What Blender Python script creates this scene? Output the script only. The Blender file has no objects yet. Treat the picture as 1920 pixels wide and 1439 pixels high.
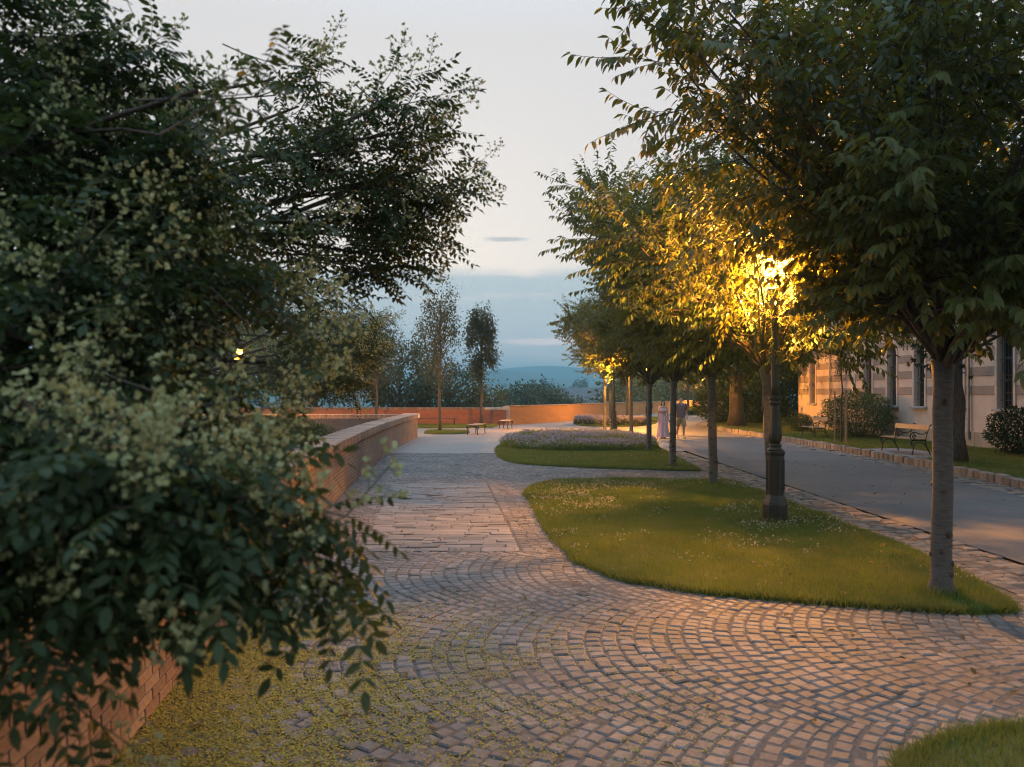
import bpy, bmesh, math
import numpy as np
from mathutils import Vector, Matrix

R = math.radians
sc = bpy.context.scene
col = sc.collection

# ------------------------------------------------------------------ camera
EYE = 1.9          # camera height above the terrace
FPX, CXP, HOR = 1450.0, 960.0, 740.0   # focal length and horizon in photograph pixels
cam_d = bpy.data.cameras.new('camera')
cam = bpy.data.objects.new('camera', cam_d)
col.objects.link(cam)
cam.location = (0, 0, EYE)
cam.rotation_euler = (R(90), 0, 0)
cam_d.sensor_width = 36.0
cam_d.lens = FPX / 1920 * 36
cam_d.shift_y = 20.5 / 1920
cam_d.clip_start = 0.05
cam_d.clip_end = 20000
cam_d.dof.use_dof = True
cam_d.dof.focus_distance = 15.0
cam_d.dof.aperture_fstop = 2.7
sc.camera = cam

# ------------------------------------------------------------------ sky
world = bpy.data.worlds.new('World')
sc.world = world
world.use_nodes = True
wn, wl = world.node_tree.nodes, world.node_tree.links
wn.clear()
def wnode(t, **k):
    n = wn.new(t)
    for a, b in k.items():
        setattr(n, a, b)
    return n
def wmath(op, a, b=None, c=None, clamp=False):
    n = wnode('ShaderNodeMath', operation=op, use_clamp=clamp)
    for i, v in enumerate((a, b, c)):
        if v is None:
            continue
        if isinstance(v, (int, float)):
            n.inputs[i].default_value = v
        else:
            wl.new(v, n.inputs[i])
    return n.outputs[0]
def wmix(f, a, b):
    n = wnode('ShaderNodeMix', data_type='RGBA')
    for i, v in ((0, f), (6, a), (7, b)):
        if isinstance(v, (int, float)):
            n.inputs[i].default_value = v
        elif isinstance(v, tuple):
            n.inputs[i].default_value = (*v, 1)
        else:
            wl.new(v, n.inputs[i])
    return n.outputs[2]
def wsmooth(v, lo, hi):
    n = wnode('ShaderNodeMapRange', interpolation_type='SMOOTHSTEP')
    wl.new(v, n.inputs[0])
    n.inputs[1].default_value, n.inputs[2].default_value = lo, hi
    return n.outputs[0]
SUN_EL, SUN_AZ = 7.0, -5.0    # the sun has gone down behind the cloud bank, ahead and a little to the left
w_out = wnode('ShaderNodeOutputWorld')
w_bg = wnode('ShaderNodeBackground')
w_sky = wnode('ShaderNodeTexSky', sky_type='NISHITA', sun_disc=False)
w_sky.sun_elevation = R(SUN_EL)
w_sky.sun_rotation = R(SUN_AZ)
w_sky.air_density, w_sky.dust_density, w_sky.ozone_density = 1.0, 1.5, 2.0
w_tc = wnode('ShaderNodeTexCoord')
w_sep = wnode('ShaderNodeSeparateXYZ')
wl.new(w_tc.outputs['Generated'], w_sep.inputs[0])
dx, dy, dz = w_sep.outputs
rad = wmath('SQRT', wmath('ADD', wmath('MULTIPLY', dx, dx), wmath('MULTIPLY', dy, dy)))
tanel = wmath('DIVIDE', dz, wmath('MAXIMUM', rad, 0.02))
azi = wmath('ARCTAN2', dx, dy)
comb = wnode('ShaderNodeCombineXYZ')
wl.new(wmath('MULTIPLY', azi, 3.0), comb.inputs[0])
wl.new(wmath('MULTIPLY', tanel, 30.0), comb.inputs[1])
nz = wnode('ShaderNodeTexNoise')
nz.inputs['Scale'].default_value = 1.0
nz.inputs['Detail'].default_value = 5.0
wl.new(comb.outputs[0], nz.inputs[0])
comb2 = wnode('ShaderNodeCombineXYZ')
wl.new(wmath('MULTIPLY', azi, 9.0), comb2.inputs[0])
wl.new(wmath('MULTIPLY', tanel, 9.0), comb2.inputs[1])
nz2 = wnode('ShaderNodeTexNoise')
nz2.inputs['Scale'].default_value = 1.0
nz2.inputs['Detail'].default_value = 6.0
wl.new(comb2.outputs[0], nz2.inputs[0])
# veil of thin high cloud by elevation
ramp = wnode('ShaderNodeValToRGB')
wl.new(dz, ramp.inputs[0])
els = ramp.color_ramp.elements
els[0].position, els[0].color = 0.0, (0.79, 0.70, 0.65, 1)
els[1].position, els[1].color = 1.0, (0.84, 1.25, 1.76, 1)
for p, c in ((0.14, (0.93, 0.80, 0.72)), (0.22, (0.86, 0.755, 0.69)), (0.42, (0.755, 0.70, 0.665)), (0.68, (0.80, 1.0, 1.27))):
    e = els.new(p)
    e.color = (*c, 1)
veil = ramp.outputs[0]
# Nishita shows through the veil
skyv = wnode('ShaderNodeVectorMath', operation='SCALE')
wl.new(w_sky.outputs[0], skyv.inputs[0])
skyv.inputs[3].default_value = 0.10
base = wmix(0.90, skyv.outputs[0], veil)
# low cloud bank over the horizon
edge = wmath('ADD', tanel, wmath('MULTIPLY', wmath('SUBTRACT', nz2.outputs[0], 0.5), 0.035))
bank = wmath('SUBTRACT', 1.0, wsmooth(edge, 0.148, 0.168))
bank_col = wmix(wsmooth(nz.outputs[0], 0.52, 0.68), (0.56, 0.60, 0.60), (0.86, 0.76, 0.70))
bank_col = wmix(wsmooth(tanel, 0.02, 0.13), wmix(0.5, bank_col, (1.05, 0.92, 0.85)), bank_col)
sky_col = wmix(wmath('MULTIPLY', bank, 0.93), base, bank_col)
# one small dark streak of cloud above the bank
sx = wmath('DIVIDE', wmath('ADD', azi, 0.008), 0.034)
sy = wmath('DIVIDE', wmath('ADD', wmath('SUBTRACT', tanel, 0.2015), wmath('MULTIPLY', wmath('SUBTRACT', nz2.outputs[0], 0.5), 0.012)), 0.0048)
sy = wmath('ADD', sy, wmath('MULTIPLY', wmath('SUBTRACT', nz.outputs[0], 0.5), 2.6))
sr = wmath('ADD', wmath('MULTIPLY', sx, sx), wmath('MULTIPLY', sy, sy))
streak = wmath('MULTIPLY', wmath('SUBTRACT', 1.0, wsmooth(sr, 0.0, 1.1)), 0.7)
sky_col = wmix(streak, sky_col, (0.45, 0.44, 0.45))
# one pale pink streak low in the bank
px_ = wmath('DIVIDE', wmath('SUBTRACT', azi, 0.055), 0.09)
py_ = wmath('DIVIDE', wmath('ADD', wmath('SUBTRACT', tanel, 0.068), wmath('MULTIPLY', wmath('SUBTRACT', nz2.outputs[0], 0.5), 0.012)), 0.006)
pr = wmath('ADD', wmath('MULTIPLY', px_, px_), wmath('MULTIPLY', py_, py_))
sky_col = wmix(wmath('MULTIPLY', wmath('SUBTRACT', 1.0, wsmooth(pr, 0.1, 1.0)), 0.6), sky_col, (1.55, 1.12, 0.98))
# the eastern half of the sky, away from the afterglow, is a little darker
east = wnode('ShaderNodeMapRange')
wl.new(dy, east.inputs[0])
east.inputs[1].default_value, east.inputs[2].default_value = -1, 0.6
east.inputs[3].default_value, east.inputs[4].default_value = 0.75, 1.0
fin = wnode('ShaderNodeVectorMath', operation='SCALE')
wl.new(sky_col, fin.inputs[0])
wl.new(east.outputs[0], fin.inputs[3])
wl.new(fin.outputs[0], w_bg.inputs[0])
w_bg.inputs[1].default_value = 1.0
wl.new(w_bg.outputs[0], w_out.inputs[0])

# ------------------------------------------------------------------ sun (afterglow)
sun_d = bpy.data.lights.new('sun', 'SUN')
sun_d.energy = 0.18
sun_d.angle = R(20)
sun_d.color = (1.0, 0.86, 0.74)
sun = bpy.data.objects.new('sun', sun_d)
col.objects.link(sun)
sun.location = (0, 40, 60)
_d = Vector((math.sin(R(SUN_AZ)) * math.cos(R(SUN_EL)), math.cos(R(SUN_AZ)) * math.cos(R(SUN_EL)), math.sin(R(SUN_EL))))
sun.rotation_euler = _d.to_track_quat('Z', 'Y').to_euler()

# ------------------------------------------------------------------ exposure and render
vs = sc.view_settings
vs.view_transform = 'Standard'
vs.look = 'None'
vs.exposure = 0.22
vs.gamma = 1.0
cy = sc.cycles
cy.use_denoising = True
cy.use_adaptive_sampling = True
cy.adaptive_threshold = 0.02
cy.max_bounces = 5
cy.diffuse_bounces = 2
cy.glossy_bounces = 2
cy.transmission_bounces = 4
cy.transparent_max_bounces = 8
cy.volume_bounces = 0
sc.cycles.pixel_filter_type = 'BLACKMAN_HARRIS'
sc.cycles.filter_width = 1.1
cy.sample_clamp_indirect = 4.0
cy.caustics_reflective = False
cy.caustics_refractive = False

# ------------------------------------------------------------------ helpers
rng = np.random.default_rng(7)
def ru(a, b, n=None):
    return rng.uniform(a, b, n)

def G(x, y, z=0.0):
    """a point on level ground z seen at photograph pixel (x, y)"""
    k = (EYE - z) / (y - HOR)
    return ((x - CXP) * k, FPX * k)
def P3(x, y, d):
    """a point at depth d seen at photograph pixel (x, y)"""
    return np.array(((x - CXP) / FPX * d, d, EYE + (HOR - y) / FPX * d))

def tag(o, label=None, cat=None, group=None, kind=None):
    if label: o['label'] = label
    if cat: o['category'] = cat
    if group: o['group'] = group
    if kind: o['kind'] = kind
    return o
def empty(name, loc=(0, 0, 0), rz=0.0):
    o = bpy.data.objects.new(name, None)
    o.empty_display_size = 0.2
    col.objects.link(o)
    o.location = loc
    o.rotation_euler = (0, 0, rz)
    return o
def link(name, me, parent=None, loc=None, rot=None, scale=None):
    o = bpy.data.objects.new(name, me)
    col.objects.link(o)
    if parent is not None: o.parent = parent
    if loc is not None: o.location = loc
    if rot is not None: o.rotation_euler = rot
    if scale is not None: o.scale = scale
    return o
def np_mesh(name, V, F, mat, smooth=False, uv=None):
    V = np.ascontiguousarray(V, dtype=np.float32)
    F = np.ascontiguousarray(F, dtype=np.int32)
    me = bpy.data.meshes.new(name)
    M, k = F.shape
    me.vertices.add(len(V)); me.vertices.foreach_set('co', V.ravel())
    me.loops.add(M * k); me.loops.foreach_set('vertex_index', F.ravel())
    me.polygons.add(M); me.polygons.foreach_set('loop_start', np.arange(0, M * k, k, dtype=np.int32))
    if uv is not None:
        l = me.uv_layers.new(name='UVMap')
        l.data.foreach_set('uv', np.ascontiguousarray(uv[F.ravel()], dtype=np.float32).ravel())
    me.update(calc_edges=True)
    if not smooth: me.shade_flat()
    if mat is not None: me.materials.append(mat)
    return me
def stamp(TV, TF, mats, pos):
    """copies of a template: mats (N,3,3) columns are the axes, pos (N,3)"""
    N, n = len(pos), len(TV)
    V = np.einsum('nij,kj->nki', mats, TV) + pos[:, None, :]
    F = (TF[None] + (np.arange(N) * n)[:, None, None]).reshape(-1, TF.shape[1])
    return V.reshape(-1, 3), F
def joinVF(parts):
    Vs, Fs, o = [], [], 0
    for V, F in parts:
        Vs.append(V); Fs.append(F + o); o += len(V)
    return np.concatenate(Vs), np.concatenate(Fs)
def unit(v):
    return v / np.maximum(np.linalg.norm(v, axis=-1, keepdims=True), 1e-9)
def axes(y, up):
    """rotation matrices with the y column along y and z near up"""
    y = unit(y)
    x = unit(np.cross(y, up))
    z = np.cross(x, y)
    return np.stack((x, y, z), axis=-1)

class MB:
    """collects shapes into one mesh"""
    def __init__(s): s.v = []; s.f = []
    def add(s, V, F):
        o = len(s.v)
        s.v.extend([tuple(map(float, p)) for p in V])
        s.f.extend([tuple(int(i) + o for i in f) for f in F])
        return s
    def box(s, x0, x1, y0, y1, z0, z1, bev=0.0):
        if bev <= 0:
            V = [(x, y, z) for z in (z0, z1) for y in (y0, y1) for x in (x0, x1)]
            return s.add(V, [(0, 2, 3, 1), (4, 5, 7, 6), (0, 1, 5, 4), (2, 6, 7, 3), (0, 4, 6, 2), (1, 3, 7, 5)])
        bm = bmesh.new()
        bmesh.ops.create_cube(bm, size=1, matrix=Matrix.Translation(((x0+x1)/2, (y0+y1)/2, (z0+z1)/2)) @ Matrix.Diagonal((x1-x0, y1-y0, z1-z0, 1)))
        bmesh.ops.bevel(bm, geom=bm.edges[:], offset=bev, segments=1, affect='EDGES')
        bm.verts.index_update()
        s.add([v.co for v in bm.verts], [[v.index for v in f.verts] for f in bm.faces])
        bm.free()
        return s
    def tube(s, pts, rad, n=6, cap=True):
        pts = [Vector(p) for p in pts]
        m = len(pts)
        if not hasattr(rad, '__len__'): rad = [rad] * m
        V, F = [], []
        prev = None
        for i, p in enumerate(pts):
            t = (pts[min(i+1, m-1)] - pts[max(i-1, 0)]).normalized()
            if prev is None:
                a = Vector((1, 0, 0)) if abs(t.x) < 0.8 else Vector((0, 1, 0))
                u = t.cross(a).normalized()
            else:
                u = (prev - t * prev.dot(t)).normalized()
            prev = u
            w = t.cross(u)
            for k in range(n):
                an = 2 * math.pi * k / n
                V.append(p + (u * math.cos(an) + w * math.sin(an)) * rad[i])
        for i in range(m - 1):
            for k in range(n):
                a, b = i*n + k, i*n + (k+1) % n
                F.append((a, b, b + n, a + n))
        if cap:
            F.append(tuple(range(n - 1, -1, -1))); F.append(tuple((m-1)*n + k for k in range(n)))
        return s.add(V, F)
    def lathe(s, prof, n=16, cx=0, cy=0, flute=0, fd=0.0, rot=0.0):
        V, F = [], []
        for r, z in prof:
            for k in range(n):
                an = 2 * math.pi * k / n + rot
                rr = r * (1 - fd * (0.5 + 0.5 * math.cos(flute * an))) if flute else r
                V.append((cx + rr * math.cos(an), cy + rr * math.sin(an), z))
        for i in range(len(prof) - 1):
            for k in range(n):
                a, b = i*n + k, i*n + (k+1) % n
                F.append((a, b, b + n, a + n))
        F.append(tuple(range(n - 1, -1, -1))); F.append(tuple((len(prof)-1)*n + k for k in range(n)))
        return s.add(V, F)
    def prism(s, poly, z0, z1):
        n = len(poly)
        V = [(x, y, z0) for x, y in poly] + [(x, y, z1) for x, y in poly]
        F = [tuple(range(n-1, -1, -1)), tuple(range(n, 2*n))]
        F += [(i, (i+1) % n, n + (i+1) % n, n + i) for i in range(n)]
        return s.add(V, F)
    def mesh(s, name, mat, smooth=False):
        me = bpy.data.meshes.new(name)
        me.from_pydata(s.v, [], s.f)
        me.update()
        if smooth:
            me.shade_smooth()
        else:
            me.shade_flat()
        if mat is not None: me.materials.append(mat)
        return me
    def build(s, name, mat, parent=None, loc=None, rot=None, smooth=False):
        return link(name, s.mesh(name, mat, smooth), parent, loc, rot)

def chaikin(poly, it=2, closed=True):
    p = np.array(poly, float)
    for _ in range(it):
        q = np.roll(p, -1, 0) if closed else p[1:]
        a = p if closed else p[:-1]
        n = np.empty((2 * len(a), p.shape[1]))
        n[0::2] = a * .75 + q * .25
        n[1::2] = a * .25 + q * .75
        p = n if closed else np.vstack((p[:1], n, p[-1:]))
    return p
def inside(poly, X, Y):
    poly = np.asarray(poly)
    r = np.zeros(X.shape, bool)
    x0, y0 = poly[-1]
    for x1, y1 in poly:
        c = ((y1 > Y) != (y0 > Y)) & (X < (x0 - x1) * (Y - y1) / (y0 - y1 + 1e-12) + x1)
        r ^= c
        x0, y0 = x1, y1
    return r
def scatter(poly, n):
    poly = np.asarray(poly)
    lo, hi = poly.min(0), poly.max(0)
    out = np.empty((0, 2))
    while len(out) < n:
        p = rng.uniform(lo, hi, (n * 2, 2))
        out = np.vstack((out, p[inside(poly, p[:, 0], p[:, 1])]))
    return out[:n]
def polyarea(p):
    p = np.asarray(p); q = np.roll(p, -1, 0)
    return abs((p[:, 0] * q[:, 1] - q[:, 0] * p[:, 1]).sum()) / 2
_ng = np.random.default_rng(3).random((64, 64))
def vnoise(x, y):
    xi, yi = np.floor(x).astype(int), np.floor(y).astype(int)
    fx, fy = x - xi, y - yi
    fx, fy = fx*fx*(3-2*fx), fy*fy*(3-2*fy)
    g = lambda i, j: _ng[i % 64, j % 64]
    return (g(xi, yi)*(1-fx) + g(xi+1, yi)*fx)*(1-fy) + (g(xi, yi+1)*(1-fx) + g(xi+1, yi+1)*fx)*fy

# ------------------------------------------------------------------ materials
def mat_base(name):
    m = bpy.data.materials.new(name)
    m.use_nodes = True
    nt = m.node_tree
    return m, nt, nt.nodes['Principled BSDF'], nt.nodes['Material Output']
def nmix(nt, f, a, b, blend='MIX'):
    n = nt.nodes.new('ShaderNodeMix'); n.data_type = 'RGBA'; n.blend_type = blend
    for i, v in ((0, f), (6, a), (7, b)):
        if isinstance(v, (int, float)): n.inputs[i].default_value = v
        elif isinstance(v, tuple): n.inputs[i].default_value = (*v, 1)
        else: nt.links.new(v, n.inputs[i])
    return n.outputs[2]
def nmath(nt, op, a, b=None):
    n = nt.nodes.new('ShaderNodeMath'); n.operation = op
    for i, v in enumerate((a, b)):
        if v is None: continue
        if isinstance(v, (int, float)): n.inputs[i].default_value = v
        else: nt.links.new(v, n.inputs[i])
    return n.outputs[0]
def piece_random(nt):
    g = nt.nodes.new('ShaderNodeNewGeometry'); o = nt.nodes.new('ShaderNodeObjectInfo')
    return nmath(nt, 'FRACT', nmath(nt, 'ADD', g.outputs['Random Per Island'], o.outputs['Random']))
def noise(nt, scale, detail=4, coord='Object', sx=1, sy=1, sz=1, rough=0.55):
    tc = nt.nodes.new('ShaderNodeTexCoord')
    mp = nt.nodes.new('ShaderNodeMapping'); mp.inputs['Scale'].default_value = (sx, sy, sz)
    nt.links.new(tc.outputs[coord], mp.inputs[0])
    n = nt.nodes.new('ShaderNodeTexNoise')
    n.inputs['Scale'].default_value = scale; n.inputs['Detail'].default_value = detail; n.inputs['Roughness'].default_value = rough
    nt.links.new(mp.outputs[0], n.inputs[0])
    return n.outputs[0]
def rampf(nt, v, lo, hi):
    n = nt.nodes.new('ShaderNodeMapRange'); n.inputs[1].default_value = lo; n.inputs[2].default_value = hi
    nt.links.new(v, n.inputs[0])
    return n.outputs[0]
def bump(nt, h, strength, dist, p):
    b = nt.nodes.new('ShaderNodeBump'); b.inputs['Strength'].default_value = strength; b.inputs['Distance'].default_value = dist
    nt.links.new(h, b.inputs['Height']); nt.links.new(b.outputs[0], p.inputs['Normal'])
def solid(name, c1, c2=None, rough=0.7, nscale=8, bumps=0.0, bdist=0.01, vary=None, metal=0, spec=0.5, stretch=(1, 1, 1), lo=0.35, hi=0.65):
    """c1/c2 mixed by noise; vary: a third colour picked per piece"""
    m, nt, p, out = mat_base(name)
    n = noise(nt, nscale, 5, sx=stretch[0], sy=stretch[1], sz=stretch[2])
    c = nmix(nt, rampf(nt, n, lo, hi), c1, c2 or c1)
    if vary:
        r = piece_random(nt)
        c = nmix(nt, r, c, nmix(nt, rampf(nt, n, lo, hi), vary, tuple(0.75 * v for v in vary)))
        hs = nt.nodes.new('ShaderNodeHueSaturation')
        nt.links.new(nmath(nt, 'ADD', 0.72, nmath(nt, 'MULTIPLY', nmath(nt, 'FRACT', nmath(nt, 'MULTIPLY', r, 7.31)), 0.5)), hs.inputs['Value'])
        nt.links.new(c, hs.inputs['Color'])
        c = hs.outputs[0]
    nt.links.new(c, p.inputs['Base Color'])
    p.inputs['Roughness'].default_value = rough
    p.inputs['Metallic'].default_value = metal
    p.inputs['Specular IOR Level'].default_value = spec
    if bumps: bump(nt, n, bumps, bdist, p)
    return m
def leafmat(name, c1, c2, trans, tf=0.35, rough=0.45, spec=0.35):
    m, nt, p, out = mat_base(name)
    r = piece_random(nt)
    n = noise(nt, 0.9, 2)
    c = nmix(nt, r, c1, c2)
    c = nmix(nt, nmath(nt, 'MULTIPLY', rampf(nt, n, 0.35, 0.65), 0.5), c, tuple(0.6 * v for v in c1))
    nt.links.new(c, p.inputs['Base Color'])
    p.inputs['Roughness'].default_value = rough
    p.inputs['Specular IOR Level'].default_value = spec
    t = nt.nodes.new('ShaderNodeBsdfTranslucent')
    nt.links.new(nmix(nt, r, trans, tuple(0.7 * v for v in trans)), t.inputs[0])
    mx = nt.nodes.new('ShaderNodeMixShader'); mx.inputs[0].default_value = tf
    nt.links.new(p.outputs[0], mx.inputs[1]); nt.links.new(t.outputs[0], mx.inputs[2])
    nt.links.new(mx.outputs[0], out.inputs[0])
    return m
def brickmat(name, c1, c2, mortar, w=0.25, h=0.075, ms=0.006, coord='UV', rough=0.85, bstr=0.7, stain=0.4):
    m, nt, p, out = mat_base(name)
    tc = nt.nodes.new('ShaderNodeTexCoord')
    b = nt.nodes.new('ShaderNodeTexBrick')
    nt.links.new(tc.outputs[coord], b.inputs[0])
    b.inputs['Scale'].default_value = 1; b.inputs['Brick Width'].default_value = w; b.inputs['Row Height'].default_value = h
    b.inputs['Mortar Size'].default_value = ms; b.inputs['Mortar Smooth'].default_value = 0.3
    b.inputs['Color1'].default_value = (*c1, 1); b.inputs['Color2'].default_value = (*c2, 1); b.inputs['Mortar'].default_value = (*mortar, 1)
    n = noise(nt, 1.3, 6, coord=coord if coord == 'UV' else 'Object')
    n2 = noise(nt, 30, 3)
    c = nmix(nt, nmath(nt, 'MULTIPLY', rampf(nt, n, 0.4, 0.7), stain), b.outputs[0], tuple(0.55 * v for v in c1))
    c = nmix(nt, nmath(nt, 'MULTIPLY', rampf(nt, n2, 0.4, 0.7), 0.35), c, tuple(1.25 * v for v in c2))
    nt.links.new(c, p.inputs['Base Color'])
    p.inputs['Roughness'].default_value = rough
    h_ = nmath(nt, 'ADD', nmath(nt, 'MULTIPLY', b.outputs[1], -1.0), nmath(nt, 'MULTIPLY', n2, 0.5))
    bump(nt, h_, bstr, 0.012, p)
    return m
def emit(name, c, s):
    m, nt, p, out = mat_base(name)
    p.inputs['Base Color'].default_value = (0, 0, 0, 1)
    p.inputs['Emission Color'].default_value = (*c, 1)
    p.inputs['Emission Strength'].default_value = s
    return m

M = {}
M['sett'] = solid('porphyry_sett', (0.20, 0.18, 0.168), (0.135, 0.122, 0.115), 0.72, 18, 0.5, 0.007, vary=(0.26, 0.225, 0.20))
def stain(m, scale, amt, dark, lo=.45, hi=.62, scale2=None):
    """dirt with a shape of its own, laid over a ground material in world space"""
    nt = m.node_tree; p = nt.nodes['Principled BSDF']
    src = p.inputs['Base Color'].links[0].from_socket
    g = nt.nodes.new('ShaderNodeNewGeometry')
    n = nt.nodes.new('ShaderNodeTexNoise'); n.inputs['Scale'].default_value = scale; n.inputs['Detail'].default_value = 7; n.inputs['Roughness'].default_value = .65
    nt.links.new(g.outputs['Position'], n.inputs[0])
    c = nmix(nt, nmath(nt, 'MULTIPLY', rampf(nt, n.outputs[0], lo, hi), amt), src, dark)
    nt.links.new(c, p.inputs['Base Color'])
stain(M['sett'], .9, .55, (0.085, 0.078, 0.072)); stain(M['sett'], 7.0, .4, (0.10, 0.088, 0.075))
M['slab'] = solid('sandstone_slab', (0.255, 0.23, 0.21), (0.185, 0.17, 0.158), 0.72, 9, 0.3, 0.005, vary=(0.215, 0.2, 0.188))
stain(M['slab'], 1.1, .5, (0.12, 0.108, 0.1))
M['grout'] = solid('joint_sand', (0.125, 0.115, 0.105), (0.08, 0.075, 0.07), 0.95, 30, 0.5, 0.01)
M['gutter'] = solid('gutter_stone', (0.21, 0.18, 0.155), (0.14, 0.125, 0.115), 0.7, 14, 0.4, 0.008, vary=(0.27, 0.225, 0.18))
M['kerb'] = solid('kerb_stone', (0.26, 0.22, 0.185), (0.16, 0.14, 0.125), 0.85, 10, 0.6, 0.015, vary=(0.30, 0.25, 0.20))
M['asphalt'] = solid('asphalt', (0.115, 0.112, 0.11), (0.085, 0.084, 0.084), 0.75, 1.2, 0.0)
M['earth'] = solid('earth', (0.07, 0.055, 0.035), (0.04, 0.05, 0.02), 0.95, 6, 0.5, 0.02)
M['turf'] = solid('turf', (0.07, 0.105, 0.028), (0.11, 0.11, 0.04), 0.9, 3.0, 0.4, 0.02)
M['brick'] = solid('brick', (0.27, 0.165, 0.115), (0.19, 0.12, 0.085), 0.85, 22, 0.4, 0.006, vary=(0.30, 0.21, 0.15))
M['coping'] = solid('coping_brick', (0.31, 0.235, 0.185), (0.22, 0.165, 0.13), 0.8, 12, 0.4, 0.006, vary=(0.36, 0.24, 0.17))
M['mortar'] = solid('mortar', (0.24, 0.20, 0.16), (0.17, 0.14, 0.115), 0.95, 25, 0.3, 0.005)
M['brickwall'] = brickmat('brick_wall', (0.24, 0.165, 0.125), (0.16, 0.115, 0.09), (0.36, 0.32, 0.27), ms=.010, bstr=1.0, stain=.7)
M['redbrick'] = brickmat('red_brick_wall', (0.36, 0.13, 0.07), (0.26, 0.09, 0.05), (0.30, 0.21, 0.16), stain=0.3)
M['yellowbrick'] = brickmat('old_brick_wall', (0.44, 0.24, 0.11), (0.33, 0.18, 0.085), (0.34, 0.25, 0.16), stain=0.3)
M['whitestone'] = solid('white_stone', (0.62, 0.58, 0.52), (0.50, 0.47, 0.42), 0.7, 8, 0.2, 0.005)
M['paving_far'] = brickmat('far_slabs', (0.31, 0.275, 0.245), (0.24, 0.215, 0.195), (0.10, 0.09, 0.08), 0.55, 0.2, 0.008, coord='Object', rough=0.7, bstr=0.4)
M['iron'] = solid('dark_iron', (0.012, 0.014, 0.018), (0.008, 0.009, 0.012), 0.45, 20, 0.15, 0.003)
M['wood'] = solid('bench_wood', (0.40, 0.26, 0.15), (0.28, 0.17, 0.09), 0.6, 6, 0.2, 0.003, stretch=(8, 1, 8), vary=(0.44, 0.31, 0.2))
M['stake'] = solid('stake_wood', (0.33, 0.24, 0.14), (0.24, 0.17, 0.10), 0.8, 8, stretch=(6, 6, 1))
M['stucco'] = solid('stucco', (0.70, 0.56, 0.46), (0.61, 0.485, 0.40), 0.9, 2.0, 0.1, 0.004)
M['stucco_dark'] = solid('dark_stucco_band', (0.36, 0.285, 0.24), (0.32, 0.25, 0.21), 0.9, 2.0, 0.1, 0.004)
M['plinth'] = solid('plinth_stone', (0.42, 0.36, 0.28), (0.33, 0.28, 0.22), 0.85, 3, 0.3, 0.006, stretch=(1, 1, 0.3))
M['sill'] = solid('sill_stone', (0.40, 0.40, 0.41), (0.33, 0.33, 0.34), 0.7, 9)
M['winframe'] = solid('window_frame_paint', (0.10, 0.085, 0.075), (0.075, 0.065, 0.06), 0.6, 9)
M['grille'] = solid('grille_iron', (0.09, 0.085, 0.08), (0.06, 0.055, 0.05), 0.5, 20)
M['zinc'] = solid('zinc_pipe', (0.30, 0.30, 0.31), (0.24, 0.24, 0.25), 0.45, 6, metal=0.6)
M['roof'] = solid('roof_tiles', (0.20, 0.12, 0.09), (0.14, 0.09, 0.07), 0.85, 4, 0.4)
M['glass'] = solid('window_glass', (0.015, 0.017, 0.02), (0.012, 0.013, 0.016), 0.06, 3, spec=0.6)
def barkmat(name, a, b, scale, st, lo=0.45, hi=0.62):
    return solid(name, a, b, 0.8, scale, 0.7, 0.012, stretch=st, lo=lo, hi=hi)
M['cherrybark'] = solid('cherry_bark', (0.098, 0.092, 0.088), (0.045, 0.040, 0.037), 0.75, 9, 0.3, 0.006, stretch=(1.2, 1.2, 6), lo=.42, hi=.72)
M['bark'] = barkmat('rough_bark', (0.075, 0.055, 0.042), (0.035, 0.026, 0.02), 12, (2.2, 2.2, 0.5))
M['twig'] = barkmat('young_bark', (0.085, 0.07, 0.05), (0.05, 0.04, 0.03), 10, (2, 2, 2))
M['cherryleaf'] = leafmat('cherry_leaf', (0.045, 0.085, 0.026), (0.080, 0.120, 0.032), (0.27, 0.25, 0.03), 0.35, 0.45, 0.35)
M['sophleaf'] = leafmat('pagoda_leaf', (0.029, 0.054, 0.023), (0.046, 0.072, 0.026), (0.10, 0.14, 0.03), 0.28, 0.5, 0.2)
M['sophflower'] = leafmat('pagoda_flower', (0.45, 0.47, 0.25), (0.29, 0.34, 0.15), (0.40, 0.42, 0.18), 0.3, 0.7, 0.2)
M['sophstem'] = solid('green_stem', (0.08, 0.10, 0.03), (0.06, 0.07, 0.025), 0.6, 10)
M['darkleaf'] = leafmat('chestnut_leaf', (0.030, 0.055, 0.020), (0.045, 0.072, 0.024), (0.07, 0.10, 0.02), 0.25)
M['midleaf'] = leafmat('small_tree_leaf', (0.055, 0.075, 0.030), (0.080, 0.100, 0.036), (0.14, 0.15, 0.04), 0.3)
M['yellowleaf'] = leafmat('light_leaf', (0.095, 0.115, 0.030), (0.13, 0.135, 0.035), (0.2, 0.2, 0.04), 0.3)
M['farleaf'] = leafmat('slope_leaf', (0.035, 0.070, 0.040), (0.052, 0.090, 0.048), (0.08, 0.12, 0.05), 0.25)
M['boxleaf'] = leafmat('shrub_leaf', (0.055, 0.095, 0.025), (0.085, 0.125, 0.032), (0.14, 0.18, 0.04), 0.3)
M['grass'] = leafmat('grass_blade', (0.095, 0.180, 0.034), (0.165, 0.220, 0.052), (0.25, 0.30, 0.06), 0.38, 0.5, 0.3)
_gm = M['grass'].node_tree
_p = _gm.nodes['Principled BSDF']
_src = _p.inputs['Base Color'].links[0].from_socket
_gm.links.new(nmix(_gm, nmath(_gm, 'MULTIPLY', rampf(_gm, noise(_gm, 1.6, 5, rough=.65), .46, .66), .75), _src, (0.26, 0.235, 0.08)), _p.inputs['Base Color'])
M['clover'] = leafmat('clover_flower', (0.62, 0.58, 0.46), (0.50, 0.46, 0.34), (0.5, 0.45, 0.3), 0.2, 0.8, 0.1)
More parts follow.
